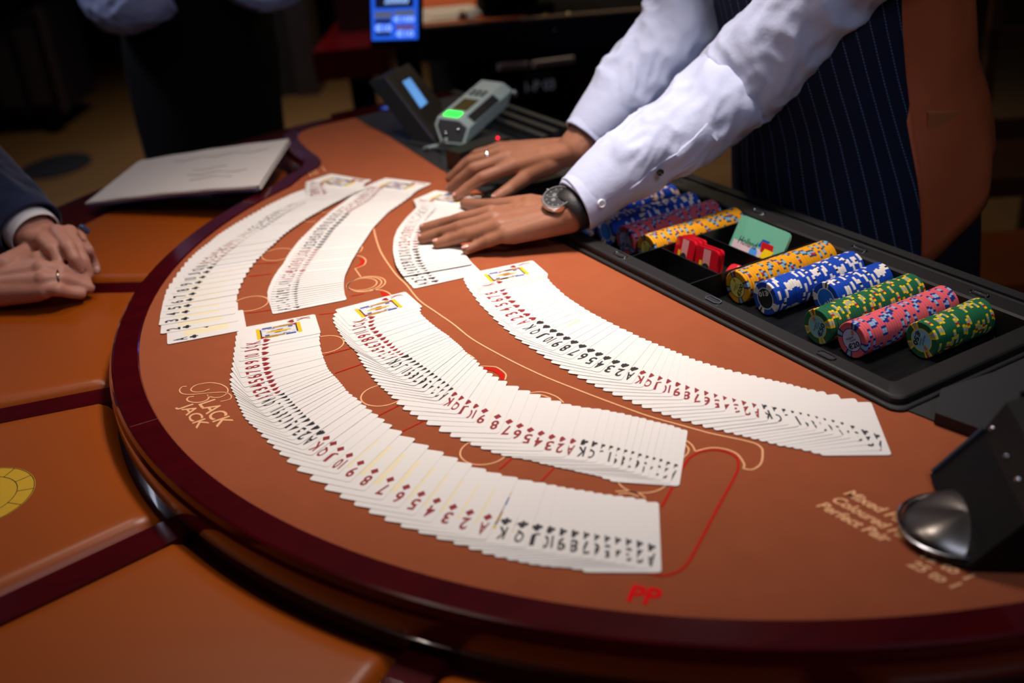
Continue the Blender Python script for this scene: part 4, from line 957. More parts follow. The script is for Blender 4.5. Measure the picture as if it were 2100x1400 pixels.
# cuff band of the near sleeve, wrapped over the sleeve end
def band(c, ax, r, w_, th, flat, name, mt, parent, n=44, skew=0, cap=False):
    ax = np.array(ax)/np.linalg.norm(ax); up = np.array([0, 0, 1.]); up -= ax*(up@ax); up /= np.linalg.norm(up); sd = np.cross(ax, up)
    def rg(r_, t): return [c+ax*(t+skew*math.cos(2*PI*k/n-2.2)*.5)+sd*math.cos(2*PI*k/n)*r_+up*math.sin(2*PI*k/n)*r_*flat for k in range(n)]
    mb = MB(); mb.loft([rg(r-th, 0), rg(r-th*.3, -.0012), rg(r, .0), rg(r+.001, w_*.5), rg(r+.0005, w_), rg(r-th*.6, w_+.001), rg(r-th, w_)], 0, True, caps=False); return mb.build(name, mt, parent)
axL = LE-cu0; axL /= np.linalg.norm(axL)
band(cu0-axL*.002, axL, .0400, .058, .004, .92, 'cuff', M_shirt, dealer, skew=.012)
axR = RE-cu1; axR /= np.linalg.norm(axR); band(cu1-axR*.002, axR, .0375, .055, .004, .92, 'cuff', M_shirt, dealer)
def proj(P):
    q = np.asarray(P)-CO; D = q@FW; return np.stack([1050+CF*(q@CR)/D, 700-CF*(q@CU)/D], -1)
def patch(G, corners, lift, name, mt, th=.0008, n=14):
    """strip lying on a sleeve grid between four picked pixels"""
    uv = proj(G); D = (G-CO)@FW; front = D < np.median(D, axis=1, keepdims=True); ik = []
    for c in corners:
        d = np.hypot(uv[..., 0]-c[0], uv[..., 1]-c[1])+(~front)*1e4; ik.append(np.unravel_index(np.argmin(d), d.shape))
    ik = np.array(ik, float); m_ = G.shape[1]
    for q in range(1, 4):
        while ik[q, 1]-ik[0, 1] > m_/2: ik[q, 1] -= m_
        while ik[q, 1]-ik[0, 1] < -m_/2: ik[q, 1] += m_
    def S(i, k):
        i0 = int(max(0, min(G.shape[0]-2, math.floor(i)))); k0 = math.floor(k); fi, fk = i-i0, k-k0; g = lambda a, b: G[a, int(b) % m_]
        p = (g(i0, k0)*(1-fk)+g(i0, k0+1)*fk)*(1-fi)+(g(i0+1, k0)*(1-fk)+g(i0+1, k0+1)*fk)*fi
        c = G[i0].mean(0); u = p-c; return p, u/np.linalg.norm(u)
    V = []
    for b in range(n+1):
        for a in range(n+1):
            u, v = a/n, b/n; q = ik[0]*(1-u)*(1-v)+ik[1]*u*(1-v)+ik[2]*u*v+ik[3]*(1-u)*v; p, nn = S(*q); e = min(u, 1-u, v, 1-v); V.append(p+nn*(lift+(th if e > 0 else -.001)))
    Fs = [(b*(n+1)+a, b*(n+1)+a+1, (b+1)*(n+1)+a+1, (b+1)*(n+1)+a) for b in range(n) for a in range(n)]
    if np.cross(V[1]-V[0], V[n+1]-V[0])@(CO-V[0]) < 0: Fs = [f[::-1] for f in Fs]
    mb = MB(25); mb.add(V, Fs, 0, True); return mb.build(name, mt, dealer)
def button(px, c, ax, r, flat, mt, rad=.0055, name='button', label=None):
    # project the pixel on the cuff cylinder
    o_, d = ray(*px); ax = ax/np.linalg.norm(ax); best = None
    for t in np.linspace(.9, 1.7, 1600):
        p = o_+d*t; q = p-c; h_ = q@ax; rad_ = np.linalg.norm(q-ax*h_)
        if rad_ < r: best = (p, (q-ax*h_)/rad_); break
    if best is None: return
    p, n_ = best; u = np.cross(n_, ax); M = Matrix(((u[0], ax[0], n_[0]), (u[1], ax[1], n_[1]), (u[2], ax[2], n_[2]))).to_4x4()
    mb = MB(); 
    prf = [(0, .0016), (.6, .0014), (.72, .0024), (.95, .0022), (1, .0008), (1, -.001)]
    rings = [[M@Vector((rad*max(a, .02)*math.cos(t), rad*max(a, .02)*math.sin(t), z+.0006))+Vector(p.tolist()) for t in np.linspace(0, 2*PI, 20, endpoint=False)] for a, z in prf]
    mb.loft(rings, 0, True); o = mb.build(name, mt, dealer)
    if label: o['label'] = label
button((1233, 417), cu0, axL, .0415, .92, mat('white_button', (225, 225, 235), .35, coat=.3))
button((1353, 353), lerp(cu0, LE, .45), axL, .0535, .92, mat('black_button', (12, 12, 16), .25, coat=.5), .0045, label='small black button on the near sleeve')
patch(GL, [(1283, 392), (1452, 246), (1480, 280), (1318, 398)], .0006, 'placket', M_shirt)
# wrist watch
wt = thing('wrist_watch', LW, 'dark-dialled steel wristwatch on a black leather strap around the near wrist', 'watch')
axW = LE-LW; axW /= np.linalg.norm(axW); wc = LW+axW*.010
band(wc-axW*.010, axW, .0325, .017, .003, .88, 'strap', mat('watch_leather', (20, 16, 16), .5, bump=(300, .3, .001)), wt)
ctr = pD(1143, 405, dep(LW)-.016); fn = np.array([-.42, .02, .80])+(CO-ctr)/np.linalg.norm(CO-ctr)*.9; fn /= np.linalg.norm(fn)
ua = axW-fn*(axW@fn); ua /= np.linalg.norm(ua); ub = np.cross(fn, ua); MW = Matrix(((ua[0], ub[0], fn[0], ctr[0]), (ua[1], ub[1], fn[1], ctr[1]), (ua[2], ub[2], fn[2], ctr[2]), (0, 0, 0, 1)))
def disc(prf, mt, name, n=36):
    mb = MB(); rings = [[MW@Vector((r*math.cos(t), r*math.sin(t), z)) for t in np.linspace(0, 2*PI, n, endpoint=False)] for r, z in prf]; mb.loft(rings, 0, True); return mb.build(name, mt, wt)
disc([(.0165, -.009), (.0205, -.006), (.0205, .000), (.0190, .0022), (.0172, .0022), (.0168, .0005)], M_metal, 'case')
disc([(.0166, .0002), (.0166, .0008), (.001, .0008)], mat('watch_dial', (16, 18, 24), .35, coat=.2), 'dial')
mb = MB()
for k in range(12):
    t = 2*PI*k/12; c, s = math.cos(t), math.sin(t); mb.add([MW@Vector((c*r-s*w_, s*r+c*w_, .0011)) for r, w_ in ((.0125, -.0006), (.0155, -.0006), (.0155, .0006), (.0125, .0006))], [(0, 1, 2, 3)], 0)
for t, L_ in ((.5, .009), (2.3, .012)):
    c, s = math.cos(t), math.sin(t); mb.add([MW@Vector((c*r-s*w_, s*r+c*w_, .0013)) for r, w_ in ((0, -.0006), (L_, -.0004), (L_, .0004), (0, .0006))], [(0, 1, 2, 3)], 0)
for cx, cy in ((.006, 0), (-.006, 0), (0, .006)): mb.add([MW@Vector((cx+.0028*math.cos(t), cy+.0028*math.sin(t), .0010)) for t in np.linspace(0, 2*PI, 14, endpoint=False)], [tuple(range(14))], 0)
mb.build('hands_and_markers', mat('dial_print', (200, 205, 210), .2, .9), wt)
mb = MB(); mb.tube([MW@Vector((0, .0195, -.002)), MW@Vector((0, .0225, -.002))], .0028, 10); mb.build('crown', M_metal, wt)
# torso: waistcoat front, satin back, trousers
FA = math.radians(-101)        # facing direction
fx = np.array([math.cos(FA), math.sin(FA), 0]); lx = np.array([-fx[1], fx[0], 0])*1.0
if lx[0] < 0: lx = -lx
def tring(c, a, b, n=72, fold=0, z=0):
    out = []
    for k in range(n):
        t = 2*PI*k/n; ca, sa = math.cos(t), math.sin(t)
        r = 1+fold*(noise.noise(Vector((ca*2.2, sa*2.2, z*6)))*1.0+.35*math.sin(t*7+z*9))
        out.append(c+lx*a*abs(ca)**.9*math.copysign(1, ca)*r+fx*b*sa*r)
    return out
lev = [(-.07, (1750, 470), .182, .160), (-.02, (1752, 430), .184, .163), (.04, (1747, 385), .180, .158), (.10, (1733, 290), .170, .146), (.17, (1722, 190), .168, .148), (.24, (1704, 95), .170, .150), (.31, (1690, 0), .178, .152), (.38, (1680, -90), .185, .145), (.44, (1668, -170), .165, .125), (.475, (1660, -220), .11, .10)]
cs = []
for z, px, a, b in lev:
    yc = .325-.10*max(0, z-.02)
    # centre: the point of the pixel row whose y equals yc, lifted to this level
    q = pY(px[0], px[1], yc); cs.append(np.array([q[0], yc, z]))
xs_ = np.array([c[0] for c in cs]); zs = np.array([c[2] for c in cs]); kx = np.polyfit(zs, xs_, 2)
cs = [np.array([np.polyval(kx, c[2]), c[1], c[2]]) for c in cs]
cu_c = np.array(cs); Ls = np.array([(a, b) for _, _, a, b in lev])
dn_ = 28; zz_ = np.linspace(-.07, .475, dn_); C3 = [np.array([np.interp(z, zs, cu_c[:, 0]), np.interp(z, zs, cu_c[:, 1]), z]) for z in zz_]; AB = [(np.interp(z, zs, Ls[:, 0]), np.interp(z, zs, Ls[:, 1])) for z in zz_]
n = 96
def panel(t0, t1, zlo, zhi, grow, name, mt, parent, fold, hem=None, nn=60):
    rings = []; uvs = []
    T_ = np.linspace(t0, t1, nn)
    for z, c, (a, b) in zip(zz_, C3, AB):
        if z < zlo-1e-6 or z > zhi+1e-6: continue
        rg = []; uv = []; s = 0; prev = None
        for t in T_:
            ca, sa = math.cos(t), math.sin(t); r = 1+grow+fold*(noise.noise(Vector((ca*2.5, sa*2.5, z*7)))+.3*math.sin(t*9+z*12))
            p = c+lx*a*ca*r+fx*b*sa*r
            z2 = z
            if hem: z2 = zlo+hem(t)+(z-zlo)*(zhi-zlo-hem(t))/(zhi-zlo); p = p+np.array([0, 0, z2-z])
            rg.append(p); uv.append(((t-t0)*.175-.16*z2+1, z2))
        rings.append(rg); uvs.append(uv)
    mb = MB(); vs = []; N = nn; b0 = 0
    for i in range(len(rings)-1):
        for k in range(N-1):
            mb.uv[len(mb.f)] = [uvs[i][k], uvs[i][k+1], uvs[i+1][k+1], uvs[i+1][k]]; mb.f.append((i*N+k, i*N+k+1, (i+1)*N+k+1, (i+1)*N+k)); mb.m.append(0); mb.s.append(True)
    mb.v = [tuple(float(q) for q in p) for rg in rings for p in rg]
    o = mb.build(name, mt, parent); sol = o.modifiers.new('thickness', 'SOLIDIFY'); sol.thickness = .004; sol.offset = -1; return o
# t: 0 = dealer's left side, pi/2 = front, -pi/2 = back
mb = MB(); mb.loft([tring(c, a*.90, b*.90) for c, (a, b) in list(zip(C3, AB))[8:]], 0, True); mb.build('shirt_body', M_shirt, dealer)
vf = panel(.16, PI-.16+.0, -.07, .44, .0, 'waistcoat_front', M_vest, dealer, .018, hem=lambda t: -.03*math.exp(-((t-PI/2)/.5)**2))
vb = panel(-PI-.20, .20, -.07, .44, .004, 'waistcoat_back', M_satin, dealer, .045, hem=lambda t: .105*max(0, min(1, (.2-t)/.95)))
vb['label'] = 'brown satin back of the waistcoat'; vf['label'] = 'navy pinstripe front of the waistcoat'
# cinch strap on the back
mb = MB(); rings = []
for t in np.linspace(-PI+.2, .05, 40):
    z = .115-.02*math.cos(t+PI/2)
    c = np.array([np.interp(z, zs, cu_c[:, 0]), np.interp(z, zs, cu_c[:, 1]), z]); a, b = np.interp(z, zs, Ls[:, 0]), np.interp(z, zs, Ls[:, 1])
    nrm = lx*math.cos(t)+fx*math.sin(t); p = c+lx*a*math.cos(t)*1.03+fx*b*math.sin(t)*1.03
    rings.append([p+np.array([0, 0, -.014])+nrm*.001, p+nrm*.006+np.array([0, 0, -.012]), p+nrm*.006+np.array([0, 0, .012]), p+np.array([0, 0, .014])+nrm*.001])
mb.loft(rings, 0, True); mb.build('back_strap', M_satin2, dealer)
mb = MB(); hips = [(.10, .135, .115), (.03, .160, .135), (-.06, .172, .145), (-.16, .185, .150), (-.26, .180, .145)]
mb.loft([tring(np.array([cs[0][0]+.005, .33, z]), a, b) for z, a, b in hips[::-1]], 0, True)
for s in (-1, 1):
    c0 = np.array([cs[0][0], .33, 0])+lx*.09*s
    mb.loft([tring(c0+lx*.01*s*(1 if z < -.4 else .5)+np.array([0, 0, z]), r, r*1.05, 28) for z, r in ((-.86, .06), (-.5, .075), (-.22, .092))], 0, True)
mb.build('trousers', M_vestp, dealer)
mb = MB()
for s in (-1, 1):
    c0 = np.array([cs[0][0], .33, -.87])+lx*.10*s+fx*.05; mb.sphere(c0, (.05, .12, .035), M=Matrix.Rotation(math.radians(-11), 4, 'Z'))
mb.build('shoes', M_dark, dealer)
# ---------------- seated player with folded hands on the armrest
pl = thing('person', (-.95, -1.35, -.9), 'seated player in a navy suit with white cuffs, hands folded on the orange armrest', 'person')
def PP(x, y, z): return at(x, y, z)
UW = PP(72, 480, .026)      # upper hand (right), over the lower
UF = [(PP(88, 492, .028), PP(107, 512, .026), PP(117, 526, .018), PP(121, 538, .012)),
      (PP(118, 478, .032), PP(140, 508, .028), PP(152, 530, .016), PP(163, 549, .002)),
      (PP(142, 478, .028), PP(160, 510, .020), PP(172, 535, .006), PP(182, 562, -.012)),
      (PP(160, 486, .018), PP(180, 514, .008), PP(190, 534, -.010), PP(198, 553, -.022))]
LWp = PP(-55, 590, -.012)
LFp = [(PP(78, 533, .010), PP(118, 540, .006), PP(146, 552, -.004), PP(160, 560, -.012)),
       (PP(86, 552, .010), PP(124, 556, .004), PP(156, 565, -.008), PP(176, 578, -.018)),
       (PP(90, 573, .002), PP(124, 572, -.002), PP(156, 580, -.014), PP(183, 590, -.024)),
       (PP(90, 592, -.008), PP(118, 594, -.010), PP(142, 600, -.020), PP(166, 603, -.026))]
LTp = (PP(10, 545, .010), PP(50, 520, .012), PP(74, 506, .012), PP(92, 502, .012))
UT = (PP(66, 505, .012), PP(62, 525, .006), PP(66, 540, .002), PP(74, 550, .0))
UE = PP(-130, 300, .12); LEp = PP(-420, 700, -.02)
mb = MB(); hand(mb, UW, UF, UT, 1.0); forearm(mb, UW, UE, r0=.027); hand(mb, LWp, LFp, LTp, 1.05); forearm(mb, LWp, LEp, r0=.030)
SH1, SH2 = np.array([-1.15, -1.10, .42]), np.array([-.85, -1.42, .42])
chain(mb, [UE, SH1], [.045, .05]); chain(mb, [LEp, SH2], [.045, .05]); chain(mb, [SH1, (SH1+SH2)/2, SH2], [.06, .08, .06]); chain(mb, [(SH1+SH2)/2, (SH1+SH2)/2+np.array([0, 0, .15])], [.07, .055])
remesh(mb, 'body', M_skin2, pl, .0021, 6)
head((SH1+SH2)/2+np.array([.03, .03, .30]), math.radians(40), .3, M_skin2, M_hair, pl)
for f in UF[1:]: nail(pl, f[2], f[3], .0055, up=(.3, -.2, .8))
mb = MB(); a, b = LFp[2][0], LFp[2][1]; c = a+(b-a)*.85; d = (b-a)/np.linalg.norm(b-a); s_ = np.cross(d, [0, 0, 1]); s_ /= np.linalg.norm(s_); u_ = np.cross(s_, d)
mb.tube([c+s_*.0112*math.cos(t)+u_*.0112*math.sin(t) for t in np.linspace(0, 2*PI, 25)], .0014, 6, caps=False); mb.build('wedding_ring', mat('ring_gold', (120, 105, 85), .3, 1), pl)
c0 = UW+(UE-UW)*.04
sleeve([c0+(UE-c0)*.0, lerp(c0, UE, .35), lerp(c0, UE, .7), UE, lerp(UE, SH1, .5), SH1], [.047, .053, .058, .063, .068, .085], pl, 'suit_sleeve', .005, .95, seed=21, mt=M_suit, cuff=.02)
axU = (UE-c0)/np.linalg.norm(UE-c0); band(c0-axU*.012, axU, .0365, .02, .0025, .93, 'shirt_cuff', mat('white_cuff', (215, 210, 215), .8), pl)
for k in range(3):
    mb = MB(); q = pD(168+5*k, 466+4*k, dep(UW)-.035+.004*k); mb.sphere(q, .0045); mb.build('cuff_button', mat('navy_button', (40, 60, 100), .25, coat=.5), pl)
c1 = LWp+(LEp-LWp)*.35
sleeve([c1, lerp(c1, LEp, .5), LEp, lerp(LEp, SH2, .5), SH2], [.047, .054, .062, .068, .085], pl, 'suit_sleeve', .005, .95, seed=25, mt=M_suit, cuff=.02)
mb = MB(); tc_ = (SH1+SH2)/2; ln = (SH2-SH1)/np.linalg.norm(SH2-SH1); fr_ = np.array([-ln[1], ln[0], 0])
mb.loft([[tc_*np.array([1, 1, 0])+np.array([0, 0, z])+ln*a*math.cos(t)+fr_*b*math.sin(t) for t in np.linspace(0, 2*PI, 40, endpoint=False)] for z, a, b in ((-.35, .19, .13), (-.1, .18, .125), (.15, .21, .13), (.36, .23, .12), (.46, .16, .09), (.49, .07, .07))], 0, True); mb.build('suit_jacket', M_suit, pl)
M_sh2 = mat('blue_shirt', (170, 178, 222), .8)
# ---------------- person standing behind the far end
st = thing('person', pD(420, 200, 2.5)*np.array([1, 1, 0])+np.array([0, 0, -.9]), 'person standing behind the far armrest in pale blue shirt and long black apron', 'person')
B0 = pD(410, 150, 2.55); rh = np.array([CR[0], CR[1], 0]); rh /= np.linalg.norm(rh); bh = np.array([-rh[1], rh[0], 0])
M_apron = mat('apron_black', (7, 7, 9), .85, spec=.15, var=.3, vscale=6)
rings = []
for px, py, hw in ((445, 335, .165), (425, 230, .175), (410, 120, .185), (398, 30, .180), (392, -60, .165), (388, -150, .18)):
    c = pD(px, py, 2.55); rings.append([c*np.array([1, 1, 1])+rh*hw*math.cos(t)*(1+.03*math.sin(5*t))+bh*.12*math.sin(t)*(1+.04*math.sin(6*t)) for t in np.linspace(0, 2*PI, 60, endpoint=False)])
c = pD(470, 480, 2.5); rings.insert(0, [p+(rings[0][0]-rings[1][0])*2.2 for p in rings[0]])
mb = MB(); mb.loft(rings, 0, True); mb.build('apron', M_apron, st)
mb = MB(); q = pD(262, 120, 2.5); mb.obox(q, rh*.06, bh*.06, (0, 0, -.12)); 
mb.f = mb.f; mb.build('waist_pouch', M_dark, st)

S1, S2 = pD(330, -190, 2.6), pD(455, -190, 2.6)
sleeve([pD(345, -10, 2.38), pD(290, 15, 2.38), pD(240, 20, 2.42), pD(215, -20, 2.45), pD(225, -80, 2.47), pD(290, -160, 2.55), S1], [.040, .048, .052, .058, .062, .065, .07], st, 'shirt_sleeve', .006, .95, seed=31, mt=M_sh2, cuff=.0)
sleeve([pD(470, -30, 2.38), pD(520, -12, 2.38), pD(555, -14, 2.40), pD(598, -50, 2.45), pD(570, -110, 2.5), S2], [.028, .032, .036, .045, .055, .07], st, 'shirt_sleeve', .006, .95, seed=35, mt=M_sh2, cuff=.0)
tc = pD(388, -150, 2.55)
mb = MB(); mb.loft([[tc+V_+rh*a*math.cos(t)+bh*b*math.sin(t) for t in np.linspace(0, 2*PI, 48, endpoint=False)] for V_, a, b in ((np.array([0, 0, -.12]), .172, .112), (np.array([0, 0, .08]), .20, .125), (np.array([0, 0, .22]), .21, .115), (np.array([0, 0, .29]), .13, .09), (np.array([0, 0, .33]), .065, .065))], 0, True); mb.build('shirt', M_sh2, st)
head(tc+np.array([.01, 0, .47]), math.atan2(-bh[1], -bh[0]), .25, M_skin2, M_hair, st)
# ================================================================== background
V3 = lambda *a: np.array(a, float)
up3 = V3(0, 0, 1)
def upbox(mb, pxl, pxr, D, z0, z1, depth, mi=0):
    a, b = pD(*pxl, D), pD(*pxr, D); a[2] = z0; d = b-a; d[2] = 0; bk = V3(-d[1], d[0], 0); bk /= np.linalg.norm(bk)
    if bk@FW < 0: bk = -bk
    mb.obox(a, d, bk*depth, (0, 0, z1-z0), mi); return a, d, bk
M_bgred = wood('bg_mahogany', (80, 6, 12), (110, 10, 18), .22, .9, 6)
M_navy = mat('bg_navy', (7, 10, 26), .7, spec=.2); M_bgk = mat('bg_black', (5, 5, 7), .9, spec=.08)
M_bgor = mat('bg_orange_felt', (190, 84, 20), .9); M_pp2 = mat('bg_paper', (225, 205, 175), .8)
M_tanedge = mat('bg_tan_edge', (150, 118, 88), .5)
# wheeled cabinet, far left
f1 = at(140, 268, -.9); cab = thing('wheeled_cabinet', (f1[0], f1[1], -.9), 'dark wheeled cabinet with ribbed grey panels at the far left on the wooden floor', 'cabinet')
D = dep(f1); rt = V3(CR[0], CR[1], 0); rt /= np.linalg.norm(rt); bk = V3(-rt[1], rt[0], 0)
if bk@FW < 0: bk = -bk
M_cab = mat('cabinet_dark', (26, 26, 44), .6); M_rib = mat('cabinet_rib', (60, 56, 66), .6)
w_ = .95; o0 = f1-rt*w_; o0[2] = -.80
mb = MB(); mb.obox(o0, rt*w_, bk*.5, (0, 0, .52)); mb.build('cabinet_body', M_cab, cab)
for k in range(6):
    mb = MB(); mb.obox(o0+rt*(.03+.155*k)+V3(0, 0, .05)-bk*.015, rt*.095, bk*.02, (0, 0, .40)); mb.build('rib_panel', M_rib, cab)
mb = MB(); mb.obox(f1+V3(0, 0, .10)-bk*.02, rt*.03, bk*.03, (0, 0, .55)); mb.build('corner_post', mat('post_grey', (70, 64, 72), .5), cab)
mb = MB(); mb.sphere(o0+rt*.5+bk*.25+V3(0, 0, .58), (.5, .32, .15)); mb.build('soft_top', M_bgk, cab)
for k in (0.04, .5, .94):
    mb = MB(); c = o0+rt*w_*k+V3(0, 0, -.05); mb.tube([c-rt*.02, c+rt*.02], .05, 16); mb.build('castor', M_bgk, cab)
mb = MB(); c = at(115, 340, -.895); mb.loft([[c+rt*.16*r*math.cos(t)+bk*.20*r*math.sin(t)+V3(0, 0, z) for t in np.linspace(0, 2*PI, 30, endpoint=False)] for r, z in ((1, -.004), (1, .004), (.9, .008))], 0, True)
o = mb.build('floor_mat', mat('mat_blue', (22, 30, 46), .7)); tag(o, 'small dark blue oval mat on the brown floor beyond the suit sleeve', 'mat')
# far red table edge with grey column
tb = thing('gaming_table', at(700, 190, -.9), 'glossy dark red gaming table end behind the lit screen', 'table')
mb = MB(); a = pD(650, 168, 3.3); b = pD(800, 140, 3.3); d = b-a; d[2] = 0; mb.obox(a, d, bk*.5, (0, 0, .09)); mb.build('red_rail', M_bgred, tb)
mb = MB(); a = pD(720, 190, 3.4); mb.obox(V3(a[0], a[1], -.9), rt*.07, bk*.07, (0, 0, .9+a[2]+.06)); mb.build('leg', M_bgk, tb)
mb = MB(); a = pD(690, 40, 3.5); b = pD(800, 40, 3.5); d = b-a; d[2] = 0; mb.obox(V3(a[0], a[1], pD(690, 150, 3.5)[2]), d, bk*.3, (0, 0, .28)); mb.build('red_panel', mat('dark_red_panel', (46, 6, 8), .4), tb)
pc = thing('partition', at(620, 205, -.9), 'dark brown and grey partition standing on the floor behind the apron', 'partition')
for x0, x1, D_, mt, nm in ((575, 640, 4.6, mat('part_dark', (20, 12, 14), .6), 'dark_panel'), (612, 655, 4.5, mat('part_grey', (48, 38, 38), .5), 'grey_panel')):
    mb = MB(); a = pD(x0, 198, D_); b = pD(x1, 190, D_); d = b-a; d[2] = 0; mb.obox(V3(a[0], a[1], a[2]), d, bk*.2, (0, 0, 1.4)); mb.build(nm, mt, pc)
mb = MB(); a = pD(110, 70, 7.2); b = pD(190, 60, 7.2); d = b-a; d[2] = 0; mb.obox(a, d*1.1, bk*.6, (0, 0, .5)); o = mb.build('padded_stool', mat('stool_red', (40, 6, 8), .5)); tag(o, 'dark red stool seat far behind, left of the pale blue sleeve', 'stool')
# lit tablet on a pole
dsp = thing('results_display', at(820, 230, -.9), 'portrait display with bright blue betting figures on a black stand', 'display')
DS = 2.35
tl, tr, br, bl = [pD(*p, DS) for p in ((756, -40), (866, -44), (866, 88), (760, 92))]
nS = np.cross(tr-tl, bl-tl); nS /= np.linalg.norm(nS)
if nS@(CO-tl) < 0: nS = -nS
def pq2(mb, pts, th, mi=0):
    P = [np.array(p) for p in pts]; m = len(P); V = P+[p-nS*th for p in P]; f = tuple(range(m)); nn = np.cross(P[1]-P[0], P[2]-P[0])
    fs = [f, tuple(range(2*m-1, m-1, -1))]+[(i, m+i, m+(i+1) % m, (i+1) % m) for i in range(m)]
    if nn@nS < 0: fs = [q[::-1] for q in fs]
    mb.add(V, fs, mi)
mb = MB(); pq2(mb, [tl, tr, br, bl], .02); mb.build('screen_housing', M_bgk, dsp)
def sp(px, l=.001): o_, d = ray(*px); return o_+d*(((tl+nS*l-o_)@nS)/(d@nS))
mb = MB(); pq2(mb, [sp(p, .001) for p in ((760, -36), (857, -38), (857, 80), (763, 83))], .001, 0)
pq2(mb, [sp(p, .0014) for p in ((768, -30), (848, -31), (848, 14), (769, 17))], .0003, 1)
for x0, y0, x1, y1, m_ in ((768, 24, 804, 38, 2), (808, 21, 850, 32, 2), (769, 40, 801, 48, 1), (770, 66, 801, 74, 1), (812, 52, 849, 60, 3)): pq2(mb, [sp(p, .0015) for p in ((x0, y0), (x1, y0-1), (x1, y1-1), (x0, y1))], .0003, m_)
for b_, x0, y0, x1, y1 in (('\u20ac10', 769, 66, 803, 50), ('\u20ac100', 806, 46, 850, 33), ('\u20ac10', 812, 76, 848, 62), ('20000', 788, 8, 838, -8)):
    A_, B_, C_ = sp((x0, y0), .002), sp((x1, y0-1), .002), sp((x0, y1), .002); plane_text(mb, b_, A_, B_-A_, C_-A_, 4, thin=.04)
mb.build('lit_screen', [mat('scr_blue', (30, 90, 220), .4, emit=(30, 95, 235), estr=.9), mat('scr_dark', (4, 8, 40), .4, emit=(4, 8, 45), estr=.6), mat('scr_grey', (120, 130, 160), .4, emit=(110, 120, 150), estr=.5), mat('scr_red', (120, 80, 110), .4, emit=(130, 90, 120), estr=.6), mat('scr_text', (150, 190, 255), .4, emit=(150, 190, 255), estr=1.0)], dsp)
mb = MB(); a = pD(810, 90, DS+.02); mb.obox(V3(a[0], a[1], -.9), rt*.05, bk*.03, (0, 0, a[2]+.9)); mb.build('stand_pole', M_bgk, dsp)
mb = MB(); a = pD(812, 150, DS+.03); a[2] = -.9; mb.obox(a-rt*.12-bk*.12, rt*.28, bk*.28, (0, 0, .02)); mb.build('stand_foot', M_bgk, dsp)
# dealer side of the next table
nt_ = thing('gaming_table', at(1100, 300, -.9), 'next gaming table with orange felt, black front edge and cabinet below', 'table')
DB = 3.0
def slab(p0, p1, z_from, h, D_a, D_b, depth, mt, nm):
    mb = MB(); a, b = pD(*p0, D_a), pD(*p1, D_b); d = b-a; dd = d*V3(1, 1, 0); k = V3(-dd[1], dd[0], 0); k /= np.linalg.norm(k)
    if k@FW < 0: k = -k
    mb.obox(a, d, k*depth, (0, 0, h)); o = mb.build(nm, mt, nt_); return a, d, k
a, d, k = slab((860, 128), (1440, 78), 0, .088, 2.9, 3.0, .10, M_navy, 'front_edge')
top = a+V3(0, 0, .088)
mb = MB(); mb.obox(top+k*.02-V3(0, 0, .01), d*.42, k*.9, (0, 0, .014)); mb.build('felt_top', M_bgor, nt_)
mb = MB(); mb.obox(top+k*.02+d*.42-V3(0, 0, .01), d*.6, k*.9, (0, 0, .012)); mb.build('black_shelf', M_bgk, nt_)
mb = MB(); mb.obox(top-k*.004, d*.22, k*.014, (0, 0, .006)); mb.obox(top-k*.004+d*.36, d*.62, k*.014, (0, 0, .006)); mb.build('edge_strip', M_tanedge, nt_)
mb = MB(); p = top+d*.245+k*.06+V3(0, 0, .005); mb.obox(p, d*.19, k*.16, (0, 0, .13)); mb.obox(p+d*.14-k*.03, d*.10, k*.12, (0, 0, .03)); o = mb.build('card_shoe', M_bgk); tag(o, 'black card shoe standing on the next table behind the white papers', 'card shoe')
mb = MB(); p = top+d*.60+k*.42+V3(0, 0, .003); mb.obox(p, d*.30, k*.12, (0, 0, .004)); o = mb.build('paper_sheet', M_pp2); tag(o, 'pale paper sheet on the next table at the upper right of its edge', 'paper')
for j, (s, t, r) in enumerate(((.01, .05, .10), (.07, .10, .0))):
    mb = MB(); q = top+d*s+k*t+V3(0, 0, .004+.003*j); mb.obox(q, d*.22+k*.02, k*.16-d*.06, (0, 0, .002)); o = mb.build('paper_sheet', M_pp2); tag(o, ['lower', 'upper'][j]+' white sheet of the papers on the next table beside the lit display', 'paper')
for j, (px, c, r) in enumerate((((948, 32), (150, 130, 110), .014), ((1048, 45), (150, 150, 20), .012), ((1120, 35), (190, 150, 20), .014), ((1165, 33), (255, 225, 180), .010), ((1188, 38), (150, 120, 95), .010), ((1137, 62), (60, 80, 90), .010))):
    q = pD(*px, 2.93); mb = MB(); mb.sphere(q, r); 
    o = mb.build('table_ornament', mat('orn_%d' % j, c, .25, .6)); tag(o, ['dull silver', 'olive green', 'yellow brass', 'bright polished', 'tan', 'dark teal'][j]+' round ornament on the edge of the next table', 'ornament')
zc_ = float(top[2]-.088-.002-pD(950, 330, 3.0)[2])
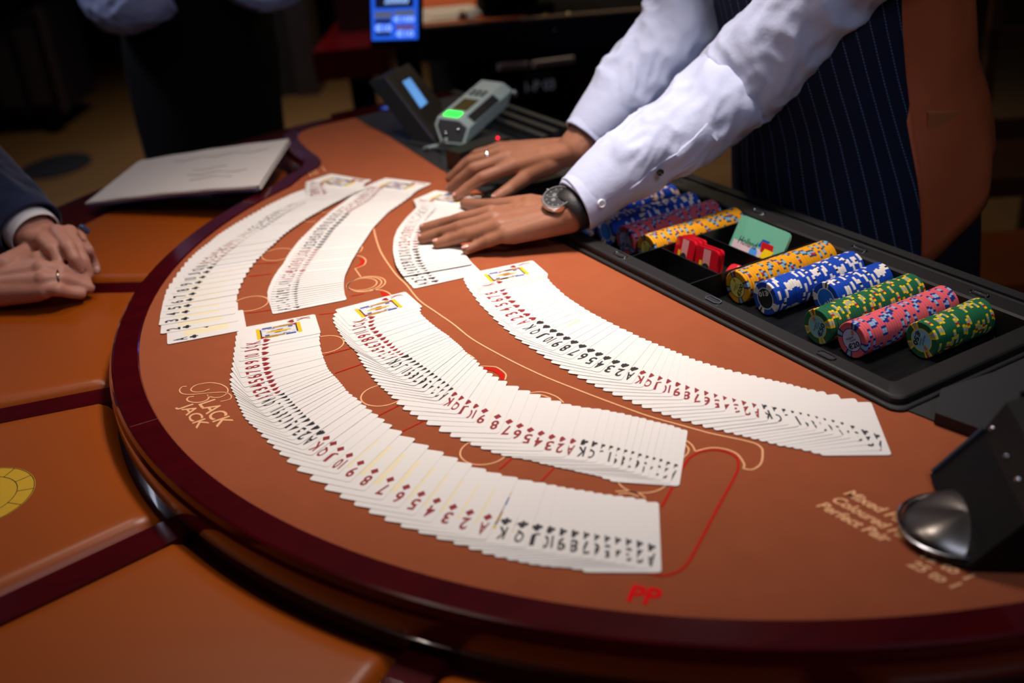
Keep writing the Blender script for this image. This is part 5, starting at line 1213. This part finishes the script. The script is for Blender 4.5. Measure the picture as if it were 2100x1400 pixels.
# black cabinet under it with drawer handles and white lettering
a, d, k = slab((950, 330), (1190, 300), 0, zc_, 3.0, 3.06, .5, M_bgk, 'cabinet_front')
for p0, p1 in (((1022, 138), (1083, 134)), ((1093, 133), (1176, 122))):
    mb = MB(); A_, B_ = pD(*p0, 2.84), pD(*p1, 2.87); mb.tube([A_, B_], .010, 10); mb.build('drawer_handle', mat('handle_grey', (120, 100, 100), .4), nt_)
mb = MB(); mb.sphere(pD(1057, 191, 2.87), .009); mb.build('lock_knob', M_metal, nt_)
mb = MB(); A_, B_, C_ = pD(1078, 190, 2.87), pD(1138, 183, 2.89), pD(1077, 168, 2.87); plane_text(mb, '1-P 03', A_, B_-A_, C_-A_, 0, thin=.02)
A_, B_, C_ = pD(1076, 160, 2.86), pD(1134, 154, 2.88), pD(1076, 153, 2.86); plane_text(mb, 'TABLE', A_, B_-A_, C_-A_, 1, thin=.0)
mb.build('cabinet_lettering', [mat('letter_white', (225, 228, 240), .6), mat('letter_dim', (70, 70, 80), .6)], nt_)
mb = MB(); a = pD(1185, 330, 3.6); mb.obox(a, pD(1330, 320, 3.6)-a, bk*.1, (0, 0, .6)); mb.build('maroon_panel', mat('maroon', (40, 8, 20), .6), nt_)
# chairs at the right behind the dealer
for j, (px, w_, h_, col, lab) in enumerate((((2010, 230), .10, .5, (58, 30, 14), 'brown wooden chair back behind the dealer, upper right'), ((1960, 700), .22, .25, (110, 50, 14), 'orange-brown chair seat in the dark behind the tray end'))):
    t_ = thing('chair', at(px[0], px[1], -.9) if j else pD(*px, 2.6)*V3(1, 1, 0)+V3(0, 0, -.9), lab, 'chair')
    c = pD(*px, 2.6); M_ch = mat('chair_%d' % j, col, .4)
    if j == 0:
        for s in (0, .14): mb = MB(); mb.obox(V3(c[0], c[1], -.9)+rt*s, rt*.025, bk*.025, (0, 0, 1.35)); mb.build('back_post', M_ch, t_)
        for z in (-.32, -.1, .1): mb = MB(); mb.obox(V3(c[0], c[1], z)+rt*.0, rt*.17, bk*.02, (0, 0, .05)); mb.build('back_slat', M_ch, t_)
        mb = MB(); mb.obox(V3(c[0], c[1], -.47)-rt*.12, rt*.42, bk*.4, (0, 0, .05)); mb.build('seat', M_ch, t_)
    else:
        c = pD(2010, 640, 2.3); mb = MB(); mb.obox(c, rt*.24, bk*.3, (0, 0, .06)); mb.build('seat', M_ch, t_)
        for s, q in ((0, 0), (.21, 0), (0, .27), (.21, .27)): mb = MB(); mb.obox(V3(c[0], c[1], -.9)+rt*s+bk*q, rt*.03, bk*.03, (0, 0, c[2]+.9)); mb.build('leg', M_ch, t_)
finish()
